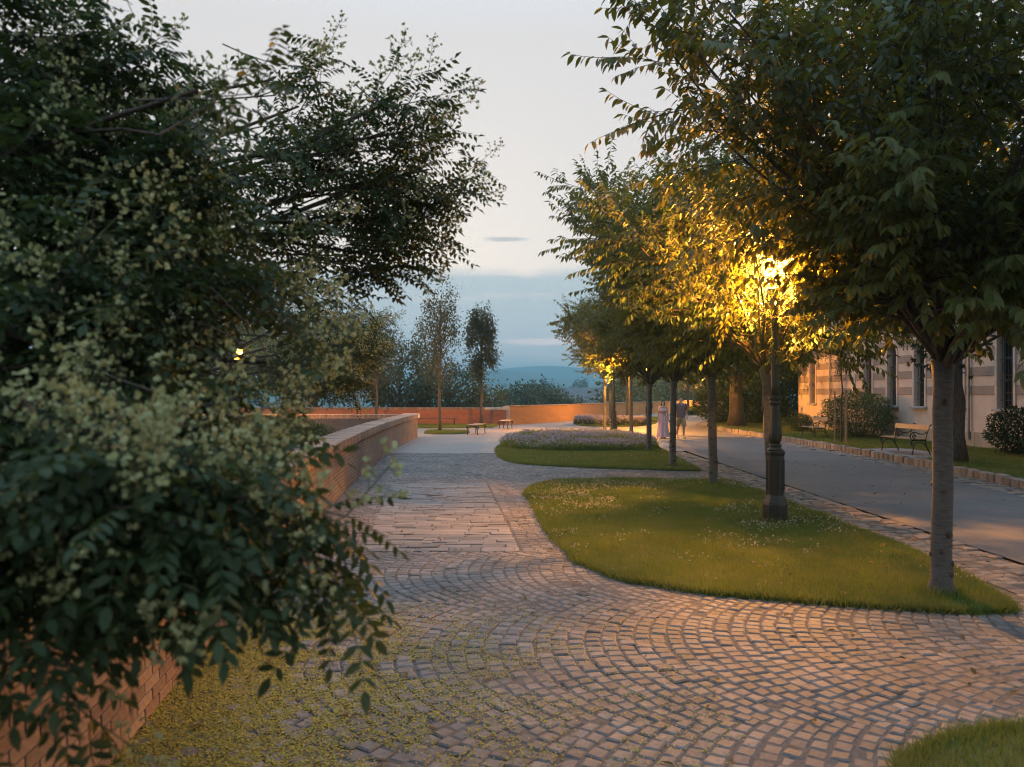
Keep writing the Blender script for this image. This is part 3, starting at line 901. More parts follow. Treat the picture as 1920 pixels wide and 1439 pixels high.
for y in (37.0, 25.75):
    p = MB().tube([(BX-.10, y, .4), (BX-.10, y, 4.35)], .045, 8)
    for z in (1.4, 2.6, 3.8): p.tube([(BX-.10, y, z-.02), (BX-.10, y, z+.02)], .058, 8)
    p.build('downpipe', M['zinc'], bld, BOFF, smooth=False)
for c in (32.15, 30.05):
    for s in (-.14, .14):
        MB().box(BX-.05, BX-.001, c+s-.03, c+s+.03, 3.62, 3.86, bev=.01).build('wall_bracket', M['stucco_dark'], bld, BOFF)
# small enamel sign on the wall
M['enamel'] = solid('white_enamel', (0.55, 0.60, 0.66), (0.50, 0.55, 0.62), 0.3, 4)
sg_ = MB().box(-.02, .0, -.17, .17, -.42, .42, bev=.006).build('wall_sign', M['enamel'], None, (BX-.03, 34.6, 2.42))
tag(sg_, 'small upright white wall sign with a dark oval, between two arched windows', 'sign')
ov = MB(); ov.add([(-.024, .085*math.cos(t), .12 + .15*math.sin(t)) for t in np.linspace(0, 2*math.pi, 17)[:-1]], [tuple(range(15, -1, -1))])
ov.build('emblem', M['iron'], sg_)

# ------------------------------------------------------------------ street lamps
M['lampglass'], nt, p, out = mat_base('lamp_glass')
t1 = nt.nodes.new('ShaderNodeBsdfTransparent'); t1.inputs[0].default_value = (1, .88, .62, 1)
t2 = nt.nodes.new('ShaderNodeBsdfTranslucent'); t2.inputs[0].default_value = (.9, .42, .05, 1)
mx = nt.nodes.new('ShaderNodeMixShader'); mx.inputs[0].default_value = .10
nt.links.new(t1.outputs[0], mx.inputs[1]); nt.links.new(t2.outputs[0], mx.inputs[2]); nt.links.new(mx.outputs[0], out.inputs[0])
M['bulb'] = emit('lamp_bulb', (1.0, .45, .07), 18)
LAMP_COL = (1.0, 0.44, 0.09)
def street_lamp(x, y, z, power, label, rz=0.0):
    root = empty('street_lamp', (x, y, z), rz)
    tag(root, label, 'street lamp', 'lit street lamps along the promenade')
    I_ = M['iron']
    MB().lathe([(0.1804, -.05), (0.1804, .26), (0.1716, .30), (0.1628, .32)], 8, rot=R(22.5)).build('base', I_, root)
    ped = MB().lathe([(0.1584, .322), (0.1452, .36), (0.1320, .40), (0.1320, .98), (0.1426, 1.0), (0.1452, 1.03), (0.1320, 1.045)], 8, rot=R(22.5)).build('pedestal', I_, root)
    pn = MB()
    for k in range(8):
        a = R(45*k); u = np.array((math.cos(a), math.sin(a))); w = np.array((-u[1], u[0]))
        for q0, q1, z0, z1 in ((-.04, .04, .45, .47), (-.04, .04, .91, .93), (-.04, -.029, .471, .909), (.029, .04, .471, .909)):
            V = [(*(u*(r) + w*q), zz) for r in (.1197, .128) for q in (q0, q1) for zz in (z0, z1)]
            pn.add(V, [(4, 6, 7, 5), (0, 4, 5, 1), (2, 3, 7, 6), (0, 2, 6, 4), (1, 5, 7, 3)])
    pn.build('panel_moulding', I_, ped)
    MB().lathe([(0.1144, 1.046), (0.1100, 1.07), (0.0880, 1.085), (0.0836, 1.11), (0.0924, 1.12), (0.0862, 1.14), (0.0660, 1.155)], 20).build('collar', I_, root, smooth=True)
    MB().lathe([(0.0660, 1.156), (0.0880, 1.19), (0.0986, 1.25), (0.0950, 1.33), (0.0827, 1.43), (0.0739, 1.55), (0.0704, 1.66), (0.0722, 1.72)], 32, flute=8, fd=.10).build('fluted_vase', I_, root, smooth=True)
    MB().lathe([(0.0748, 1.722), (0.0880, 1.735), (0.0880, 1.76), (0.0774, 1.77), (0.0774, 1.785), (0.0933, 1.80), (0.0933, 1.83), (0.0792, 1.845), (0.0704, 1.86)], 20).build('ring', I_, root, smooth=True)
    MB().lathe([(0.0616, 1.861), (0.0581, 2.0), (0.0510, 2.6), (0.0440, 3.10), (0.0440, 3.16), (0.0660, 3.18), (0.0686, 3.21), (0.0440, 3.225)], 16, flute=0).build('pole', I_, root, smooth=True)
    lan = empty('lantern', (0, 0, 3.226)); lan.parent = root
    # lyre bracket
    br = MB()
    for k in range(4):
        a = R(45 + 90*k); c, s = math.cos(a), math.sin(a)
        pts = [(c*r, s*r, zz) for r, zz in ((.03, .0), (.10, .015), (.135, .05), (.125, .09), (.10, .12), (.115, .16), (.15, .185))]
        br.tube(pts, .011, 6)
    br.lathe([(.04, -.002), (.055, .02), (.03, .04), (.02, .12), (.045, .15), (.115, .165), (.115, .185)], 12)
    br.build('bracket', I_, lan, smooth=False)
    zb, zt, rb_, rt_ = .187, .60, .118, .20
    fr = MB()
    for k in range(6):
        a, a2 = R(60*k), R(60*k+60)
        fr.tube([(rb_*math.cos(a), rb_*math.sin(a), zb), (rt_*math.cos(a), rt_*math.sin(a), zt)], .010, 4)
        fr.tube([(rb_*math.cos(a), rb_*math.sin(a), zb), (rb_*math.cos(a2), rb_*math.sin(a2), zb)], .010, 4)
        fr.tube([(rt_*math.cos(a), rt_*math.sin(a), zt), (rt_*math.cos(a2), rt_*math.sin(a2), zt)], .013, 4)
    fr.build('frame', I_, lan)
    for k in range(6):
        a, a2 = R(60*k+3), R(60*k+57)
        q = .985
        MB().add([(q*rb_*math.cos(a), q*rb_*math.sin(a), zb+.012), (q*rb_*math.cos(a2), q*rb_*math.sin(a2), zb+.012),
                  (q*rt_*math.cos(a2), q*rt_*math.sin(a2), zt-.012), (q*rt_*math.cos(a), q*rt_*math.sin(a), zt-.012)], [(0, 1, 2, 3)]).build('pane', M['lampglass'], lan)
    MB().lathe([(.215, .602), (.235, .612), (.235, .632), (.19, .66), (.12, .72), (.085, .76), (.09, .79), (.06, .81), (.045, .86), (.02, .88), (.028, .91), (.012, .95)], 18).build('cap', I_, lan, smooth=True)
    MB().lathe([(.012, .19), (.04, .21), (.052, .25), (.05, .29), (.03, .325)], 12).build('bulb', M['bulb'], lan, smooth=True)
    ld = bpy.data.lights.new('lamp_light', 'POINT')
    ld.energy = power; ld.color = LAMP_COL; ld.shadow_soft_size = .07
    lo = bpy.data.objects.new('lamp_light', ld); col.objects.link(lo)
    lo.parent = lan; lo.location = (0, 0, .43)
    return root
street_lamp(3.86, 11.34, .03, 4200, 'lit cast iron street lamp standing in the nearest grass bed, among the cherry leaves', R(20))
street_lamp(5.04, 38.3, 0, 8000, 'small lit street lamp between the far cherry trunks, behind the flower bed')
street_lamp(-11.7, 33.0, -.02, 5000, 'lit street lamp glimpsed through the big flowering tree on the left')
street_lamp(21.2, 86.0, 0, 9000, 'thin far street lamp post by the curving wall, where the road bends away')

street_lamp(9.2, 52.5, .03, 4200, 'far street lamp almost hidden behind the cherry trunks, lighting the curving wall')

# ------------------------------------------------------------------ benches
def spiral(cx, cz, r0, a0, turns, n=16, sgn=1):
    return [(cx + r0*(1-.8*t)*math.cos(a0 + sgn*turns*2*math.pi*t), cz + r0*(1-.8*t)*math.sin(a0 + sgn*turns*2*math.pi*t)) for t in np.linspace(0, 1, n)]
def smooth_path(p, it=2): return chaikin(p, it, False)
def end_frame(mb, y, legs=True):
    """ornate iron side: depth runs along +x from the front, bench faces -x"""
    def tb(p, r=.015): mb.tube([(d, y, z) for d, z in p], r, 6)
    if legs:
        tb(smooth_path([(.09, .43), (.02, .38), (.03, .30), (.10, .24), (.085, .12), (.05, .0)]), .018)
        tb(smooth_path([(.44, .41), (.46, .28), (.53, .14), (.60, .0)]), .018)
        tb(smooth_path([(.10, .22), (.14, .33), (.26, .375), (.38, .34), (.47, .25)]), .013)
        tb(spiral(.08, .33, .05, 1.5, 1.2), .010)
        tb([(.03, .418), (.47, .418)], .017)
    tb(smooth_path([(.44, .41), (.475, .55), (.52, .72), (.57, .84), (.64, .87)]), .017)
    tb(smooth_path([(.49, .66), (.42, .60), (.30, .595), (.18, .64), (.08, .66), (.02, .60), (.0, .52), (.04, .44)]), .015)
    tb(smooth_path([(.10, .655), (.09, .60)] + spiral(.10, .53, .07, 1.6, 1.4, sgn=-1)), .012)
def park_bench(x, y, z, L, label, rz=0.0):
    root = empty('park_bench', (x, y, z), rz)
    tag(root, label, 'bench', 'ornate iron benches with backs on the right lawn')
    for yy in (-L/2, L/2):
        m_ = MB(); end_frame(m_, yy); m_.build('end_frame', M['iron'], root)
    m_ = MB(); end_frame(m_, 0, False); m_.build('middle_armrest', M['iron'], root)
    for d in (.03, .145, .26, .375):
        MB().box(d, d+.105, -L/2-.06, L/2+.06, .437, .468, bev=.006).build('seat_plank', M['wood'], root)
    b_ = MB().box(-.014, .014, -L/2-.06, L/2+.06, -.075, .075, bev=.006).build('back_plank', M['wood'], root, (.525, 0, .78), (0, R(14), 0))
    b2 = MB().tube([(.60, -.02, .868), (.60, .05, .90), (.60, .06, .868)], .012, 6).build('finial', M['iron'], root)
    return root
park_bench(11.40, 23.05, LAWN_Z, 1.7, 'ornate iron and wood bench on the lawn, the nearer one', R(2))
park_bench(11.65, 30.6, LAWN_Z, 1.6, 'ornate iron and wood bench on the lawn, the farther one', R(-3))
def stool_bench(x, y, L, label, rz):
    root = empty('backless_bench', (x, y, 0), rz)
    tag(root, label, 'bench', 'backless benches on the terrace')
    for yy in (-L/2, L/2):
        m_ = MB()
        for s in (-1, 1):
            p = smooth_path([(s*.20, .42), (s*.29, .40), (s*.29, .31), (s*.22, .24), (s*.225, .12), (s*.255, .0)])
            m_.tube([(d, yy, zz) for d, zz in p], .022, 6)
            m_.tube([(s*d, yy, zz) for d, zz in spiral(.235, .345, .045, 1.5, 1.1)], .013, 5)
        p = smooth_path([(-.22, .24), (-.15, .37), (0, .40), (.15, .37), (.22, .24)])
        m_.tube([(d, yy, zz) for d, zz in p], .015, 6)
        m_.tube([(-.26, yy, .425), (.26, yy, .425)], .018, 6)
        m_.build('end_frame', M['iron'], root)
    for d in (-.26, -.125, .01, .145):
        MB().box(d, d+.12, -L/2-.08, L/2+.08, .445, .478, bev=.006).build('seat_plank', M['wood'], root)
stool_bench(-1.70, 37.1, 1.7, 'backless wooden bench on curved iron legs, the nearer left one of the pair', R(-10))
stool_bench(-.35, 42.8, 1.6, 'backless wooden bench on curved iron legs, the farther one before the wall corner', R(-8))
pb = empty('plain_bench', (-4.6, 46.2, .03)); tag(pb, 'plain long dark bench in front of the red brick wall', 'bench')
for s in (-1.15, 1.15):
    MB().box(s-.03, s+.03, -.2, .2, 0, .03).box(s-.025, s+.025, -.19, -.14, .031, .40).box(s-.025, s+.025, .14, .19, .031, .40).build('leg_frame', M['iron'], pb)
for d in (-.2, -.06, .08):
    MB().box(-1.35, 1.35, d, d+.12, .402, .44, bev=.006).build('seat_plank', M['bark'], pb)

# ------------------------------------------------------------------ people
M['skin'] = solid('skin', (0.52, 0.32, 0.23), (0.47, 0.29, 0.21), 0.55, 12)
M['hair_dark'] = solid('dark_hair', (0.025, 0.017, 0.013), (0.015, 0.01, 0.008), 0.5, 30)
M['hair_brown'] = solid('brown_hair', (0.10, 0.06, 0.035), (0.07, 0.04, 0.025), 0.6, 30)
M['dress'] = solid('pink_dress', (0.62, 0.41, 0.42), (0.46, 0.28, 0.31), 0.8, 28, stretch=(1, 1, .5), lo=.42, hi=.58)
M['tshirt'] = solid('mauve_shirt', (0.21, 0.13, 0.135), (0.17, 0.105, 0.11), 0.85, 10)
M['shorts'] = solid('khaki_shorts', (0.40, 0.28, 0.14), (0.33, 0.23, 0.11), 0.85, 10)
M['shoe'] = solid('dark_shoe', (0.02, 0.02, 0.02), (0.03, 0.025, 0.02), 0.6, 10)
M['eye'] = solid('eye', (0.03, 0.02, 0.015), (0.02, 0.015, 0.01), 0.3, 10)
M['lip'] = solid('lip', (0.33, 0.13, 0.11), (0.30, 0.12, 0.10), 0.5, 10)
def skin_mesh(name, nodes, links_, mat, levels=2):
    names = list(nodes)
    me = bpy.data.meshes.new(name)
    me.from_pydata([nodes[n][0] for n in names], [(names.index(a), names.index(b)) for a, b in links_], [])
    ob = bpy.data.objects.new(name, me); col.objects.link(ob)
    sk = ob.modifiers.new('skin', 'SKIN'); sk.use_smooth_shade = True
    for i, n in enumerate(names):
        r = nodes[n][1]
        me.skin_vertices[0].data[i].radius = r if hasattr(r, '__len__') else (r, r)
    for i, d in enumerate(me.skin_vertices[0].data): d.use_root = (names[i] == 'pelvis')
    sb = ob.modifiers.new('sub', 'SUBSURF'); sb.levels = sb.render_levels = levels
    bpy.context.view_layer.update()
    new = bpy.data.meshes.new_from_object(ob.evaluated_get(bpy.context.evaluated_depsgraph_get()))
    bpy.data.objects.remove(ob)
    new.name = name; new.materials.clear(); new.materials.append(mat); new.shade_smooth()
    return new
def hand(nodes, links_, pfx, wrist, d, side, s=1.0):
    """palm and five fingers hanging along d from the wrist; side points to the thumb"""
    w, d, t = Vector(wrist), Vector(d).normalized(), Vector(side).normalized()
    palm = w + d*.055*s
    nodes[pfx+'palm'] = (tuple(palm), (.030*s, .022*s)); links_.append((pfx+'wrist', pfx+'palm'))
    for i, L in enumerate((.070, .082, .076, .060)):
        b = palm + d*.035*s + t*(.026 - .018*i)*s
        k = b + d*L*.5*s
        e = k + (d*.8 + t*.1 + Vector((0, -.45, 0))).normalized()*L*.5*s
        for nm, pnt in (('b', b), ('k', k), ('e', e)): nodes[f'{pfx}{nm}{i}'] = (tuple(pnt), .0085*s)
        links_ += [(pfx+'palm', f'{pfx}b{i}'), (f'{pfx}b{i}', f'{pfx}k{i}'), (f'{pfx}k{i}', f'{pfx}e{i}')]
    b = w + d*.03*s + t*.03*s; e = b + (d*.8 + t*.6).normalized()*.055*s
    nodes[pfx+'tb'] = (tuple(b), .011*s); nodes[pfx+'te'] = (tuple(e), .009*s)
    links_ += [(pfx+'wrist', pfx+'tb'), (pfx+'tb', pfx+'te')]
def loft(rings, n=28, close_top=False, fold=None):
    """rings: (cx, cy, z, rx, ry); fold(t, i) multiplies the radius"""
    mb = MB(); V, F = [], []
    for i, (cx, cy, z, rx, ry) in enumerate(rings):
        for k in range(n):
            a = 2*math.pi*k/n; f = fold(a, i) if fold else 1
            V.append((cx + rx*f*math.cos(a), cy + ry*f*math.sin(a), z))
    for i in range(len(rings)-1):
        for k in range(n):
            a, b = i*n+k, i*n+(k+1) % n
            F.append((a, b, b+n, a+n))
    mb.add(V, F)
    return mb
def head_parts(root, c, s, hair, long_hair, body_mat):
    """face features on a head centred at c (faces -y)"""
    cx, cy_, cz = c
    for sx in (-1, 1):
        e = MB().lathe([(.002, -.010), (.009, -.006), (.011, 0), (.009, .006), (.002, .010)], 8)
        e.build('eye', M['eye'], root, (cx + sx*.032*s, cy_ - .083*s, cz + .004), None, True)
        er = MB().lathe([(.004, -.03), (.014, -.015), (.018, .01), (.010, .03)], 8)
        er.build('ear', body_mat, root, (cx + sx*.078*s, cy_ + .005, cz - .005), None, True)
    MB().add([(-.006, 0, .03), (.006, 0, .03), (-.016, 0, -.02), (.016, 0, -.02), (0, -.028, -.016), (0, -.008, .025)],
             [(0, 5, 4, 2), (1, 3, 4, 5), (2, 4, 3), (0, 1, 5)]).build('nose', body_mat, root, (cx, cy_ - .086*s, cz - .015), None, True)
    MB().lathe([(.003, -.005), (.012, -.002), (.012, .002), (.003, .005)], 8).build('mouth', M['lip'], root, (cx, cy_ - .086*s, cz - .062*s), None, True)
    hm = MB()
    rings = [(cx, cy_ + .028*s, cz + zz*s, rx*s, ry*s) for zz, rx, ry in ((-.02, .084, .076), (.03, .088, .088), (.07, .084, .092), (.10, .066, .078), (.122, .03, .04), (.126, .004, .005))]
    hm.add(*_ring(rings, 18))
    hm.build('hair', hair, root, None, None, True)
    if long_hair:
        rings = [(cx + .0, cy_ + yy*s, cz + zz*s, rx*s, ry*s) for yy, zz, rx, ry in ((.02, .09, .08, .07), (.035, .02, .098, .072), (.05, -.08, .105, .06), (.06, -.18, .11, .05), (.06, -.27, .10, .04), (.055, -.33, .07, .03))]
        hl = MB(); hl.add(*_ring(rings, 18)); hl.build('hair_length', hair, root, None, None, True)
def _ring(rings, n):
    V, F = [], []
    for cx, cy, z, rx, ry in rings:
        for k in range(n):
            a = 2*math.pi*k/n; V.append((cx + rx*math.cos(a), cy + ry*math.sin(a), z))
    for i in range(len(rings)-1):
        for k in range(n):
            a, b = i*n+k, i*n+(k+1) % n; F.append((a, b, b+n, a+n))
    F.append(tuple(range(n-1, -1, -1))); F.append(tuple((len(rings)-1)*n+k for k in range(n)))
    return V, F
# woman
wo = empty('person', (6.56, 33.6, 0.0), R(4))
tag(wo, 'walking person with long dark hair in a long pale pink patterned dress', 'person', 'couple walking on the road')
N = {'pelvis': ((0, 0, .90), (.13, .10)), 'waist': ((0, 0, 1.06), (.105, .08)), 'chest': ((0, -.005, 1.24), (.12, .085)), 'neckb': ((0, 0, 1.37), (.06, .05)),
     'neck': ((0, -.005, 1.42), (.042, .044)), 'jaw': ((0, -.02, 1.475), (.052, .062)), 'head': ((0, -.012, 1.545), (.072, .088)), 'crown': ((0, .0, 1.605), (.055, .066))}
Lk = [('pelvis', 'waist'), ('waist', 'chest'), ('chest', 'neckb'), ('neckb', 'neck'), ('neck', 'jaw'), ('jaw', 'head'), ('head', 'crown')]
for s, p, yy, ky in ((-1, 'L', -.06, -.12), (1, 'R', .12, .02)):
    N[p+'sh'] = ((s*.155, 0, 1.33), .048); N[p+'el'] = ((s*.215, .02*s, 1.07), .036); N[p+'wrist'] = ((s*.225, -.05 + .02*s, .85), .024)
    Lk += [('neckb', p+'sh'), (p+'sh', p+'el'), (p+'el', p+'wrist')]
    hand(N, Lk, p, N[p+'wrist'][0], (s*.05, -.15, -1), (0, -1, 0), .92)
    N[p+'hip'] = ((s*.085, 0, .82), .088); N[p+'kn'] = ((s*.085, ky, .46), .058); N[p+'an'] = ((s*.08, yy + .04, .09), .036); N[p+'toe'] = ((s*.085, yy - .11, .03), (.034, .022))
    Lk += [('pelvis', p+'hip'), (p+'hip', p+'kn'), (p+'kn', p+'an'), (p+'an', p+'toe')]
link('body', skin_mesh('body', N, Lk, M['skin']), wo)
head_parts(wo, (0, -.012, 1.545), .92, M['hair_dark'], True, M['skin'])
fold = lambda a, i: 1 + (0.012 + .012*i) * math.sin(9*a + i*.25) + .008*i*math.sin(5*a + 1)
loft([(0, 0, 1.30, .145, .10), (0, -.01, 1.24, .158, .118), (0, 0, 1.10, .135, .105), (0, 0, 1.02, .138, .108), (0, 0, .90, .185, .145), (0, -.01, .70, .195, .165), (0, -.01, .45, .215, .20), (0, -.02, .22, .24, .235), (0, -.03, .05, .262, .265)], 44, fold=fold).build('dress', M['dress'], wo, smooth=True)
loft([(0, -.005, 1.305, .150, .105), (0, -.015, 1.24, .185, .145), (0, -.015, 1.17, .20, .155)], 44, fold=lambda a, i: 1 + .04*i*math.sin(14*a)).build('ruffle', M['dress'], wo, smooth=True)
for s in (-1, 1):
    MB().tube([(s*.11, -.085, 1.29), (s*.115, -.045, 1.375), (s*.11, .04, 1.38), (s*.10, .085, 1.30)], .012, 6).build('strap', M['dress'], wo, smooth=True)
for s, yy in ((-1, -.06), (1, .12)):
    MB().add(*_ring([(s*.085, yy-.045, .0, .045, .125), (s*.085, yy-.045, .02, .045, .125), (s*.085, yy-.05, .05, .038, .09)], 16)).build('shoe', M['shoe'], wo, smooth=True)
# man
mn = empty('person', (7.36, 33.75, 0.0), R(8))
tag(mn, 'walking person with short hair in a dark mauve v-neck t-shirt and khaki shorts', 'person', 'couple walking on the road')
N = {'pelvis': ((0, 0, 1.0), (.145, .11)), 'waist': ((0, 0, 1.14), (.14, .10)), 'chest': ((0, 0, 1.36), (.165, .11)), 'neckb': ((0, .0, 1.51), (.07, .06)),
     'neck': ((0, -.005, 1.56), (.055, .056)), 'jaw': ((0, -.025, 1.625), (.060, .070)), 'head': ((0, -.015, 1.70), (.078, .094)), 'crown': ((0, 0, 1.765), (.06, .072))}
Lk = [('pelvis', 'waist'), ('waist', 'chest'), ('chest', 'neckb'), ('neckb', 'neck'), ('neck', 'jaw'), ('jaw', 'head'), ('head', 'crown')]
for s, p, ky, ay, az in ((-1, 'L', .04, .20, .14), (1, 'R', -.12, -.10, .09)):
    N[p+'sh'] = ((s*.20, 0, 1.455), .062); N[p+'el'] = ((s*.265, .03 + .05*s, 1.17), .045)
    N[p+'wrist'] = ((s*.285, -.10 + .05*s, .95), .030)
    Lk += [('neckb', p+'sh'), (p+'sh', p+'el'), (p+'el', p+'wrist')]
    hand(N, Lk, p, N[p+'wrist'][0], (0, -.3, -1), (0, -1, .1), 1.05)
    N[p+'hip'] = ((s*.095, 0, .90), .10); N[p+'kn'] = ((s*.10, ky, .50), .062); N[p+'calf'] = ((s*.10, ky*.5+ay*.5+.02, .34), .058); N[p+'an'] = ((s*.10, ay, az), .04); N[p+'toe'] = ((s*.11, ay-.15, .035), (.042, .026))
    Lk += [('pelvis', p+'hip'), (p+'hip', p+'kn'), (p+'kn', p+'calf'), (p+'calf', p+'an'), (p+'an', p+'toe')]
link('body', skin_mesh('body', N, Lk, M['skin']), mn)
head_parts(mn, (0, -.015, 1.70), 1.0, M['hair_brown'], False, M['skin'])
def fold2(a, i): return 1 + .012*math.sin(7*a + i*1.3)
sh = loft([(0, 0, 1.535, .085, .075), (0, 0, 1.50, .165, .105), (0, 0, 1.44, .235, .128), (0, 0, 1.34, .215, .135), (0, 0, 1.15, .19, .128), (0, 0, .98, .20, .14), (0, -.005, .90, .205, .145)], 30, fold=fold2)
for s in (-1, 1):
    sh.tube([(s*.175, 0, 1.475), (s*.215, .005, 1.43), (s*.245, .01 + .02*s, 1.31), (s*.255, .015 + .03*s, 1.25)], [.075, .083, .075, .078], 14, cap=False)
sh.build('t_shirt', M['tshirt'], mn, smooth=True)
MB().add([(-.06, -.112, 1.535), (.06, -.112, 1.535), (0, -.142, 1.40)], [(0, 2, 1)]).build('neckline', M['skin'], mn)
so = loft([(0, 0, .98, .165, .125), (0, 0, .90, .185, .14), (0, 0, .82, .20, .145)], 24)
for s, ky in ((-1, .04), (1, -.12)):
    so.add(*_ring([(s*.098, 0, .88, .11, .135), (s*.10, ky*.4, .74, .112, .13), (s*.104, ky*.8, .60, .108, .118), (s*.105, ky, .52, .108, .114)], 18))
so.build('shorts', M['shorts'], mn, smooth=True)
for s, ay, az in ((-1, .20, .10), (1, -.10, .0)):
    MB().add(*_ring([(s*.108, ay-.075, 0, .05, .14), (s*.108, ay-.075, .022, .05, .14), (s*.108, ay-.06, .05, .044, .11)], 16)).build('shoe', M['wood'], mn, smooth=True)
# ------------------------------------------------------------------ leaf shapes (base at the origin, tip along +y, length 1)
def leaf_hi(w=.42, fold=.10, droop=.16):
    pts = [(0, 0, 0), (-w*.42, .22, fold*.6), (-w*.5, .5, fold*.7), (-w*.3, .76, fold*.3), (0, 1, 0), (w*.3, .76, fold*.3), (w*.5, .5, fold*.7), (w*.42, .22, fold*.6), (0, .24, 0), (0, .52, 0), (0, .77, 0)]
    V = np.array([(x, y, z - droop*y*y) for x, y, z in pts])
    F = np.array([(0, 8, 1), (1, 8, 9), (1, 9, 2), (2, 9, 10), (2, 10, 3), (3, 10, 4), (0, 7, 8), (7, 9, 8), (7, 6, 9), (6, 10, 9), (6, 5, 10), (5, 4, 10)])
    return V, F
def leaf_lo(w=.45, fold=.10, droop=.14):
    V = np.array([(0, 0, 0), (-w*.5, .45, fold - droop*.2), (w*.5, .45, fold - droop*.2), (0, 1, -droop)])
    return V, np.array([(0, 3, 1), (0, 2, 3)])
def leaf_mid(w=.42, fold=.09, droop=.14):
    pts = [(0, 0, 0), (-w*.46, .3, fold*.7), (-w*.42, .65, fold*.5), (0, 1, 0), (w*.42, .65, fold*.5), (w*.46, .3, fold*.7)]
    V = np.array([(x, y, z - droop*y*y) for x, y, z in pts])
    return V, np.array([(0, 3, 1), (1, 3, 2), (0, 5, 3), (5, 4, 3)])
def palmate(n=6):
    parts = []
    V0, F0 = leaf_lo(.40, .04, .2)
    for k in range(n):
        a = R(-95 + 190*k/(n-1)); L = 1 - .35*abs(k-(n-1)/2)/((n-1)/2)
        m_ = np.array([[math.cos(a), math.sin(a), 0], [-math.sin(a), math.cos(a), 0], [0, 0, 1]])
        parts.append(((V0*L) @ m_, F0))
    return joinVF(parts)
def tris_tube(pts, rad, n=3):
    mb = MB().tube(pts, rad, n, cap=False)
    F = []
    for f in mb.f: F += [(f[0], f[1], f[2]), (f[0], f[2], f[3])]
    return np.array(mb.v), np.array(F)
def bend_path(p, d, L, step, rg, wob=.12, lift=0.0):
    p = np.array(p, float); d = unit(np.array(d, float)); out = [p.copy()]
    for _ in range(max(2, int(round(L/step)))):
        d = unit(d + rg.normal(0, wob, 3) + np.array((0, 0, lift)))
        p = p + d*step; out.append(p.copy())
    return np.array(out)
def taper(n, a, b): return list(np.linspace(a, b, n))
def at_path(P, t):
    i = t*(len(P)-1); k = min(int(i), len(P)-2); f = i - k
    return P[k]*(1-f) + P[k+1]*f, unit(P[k+1]-P[k])

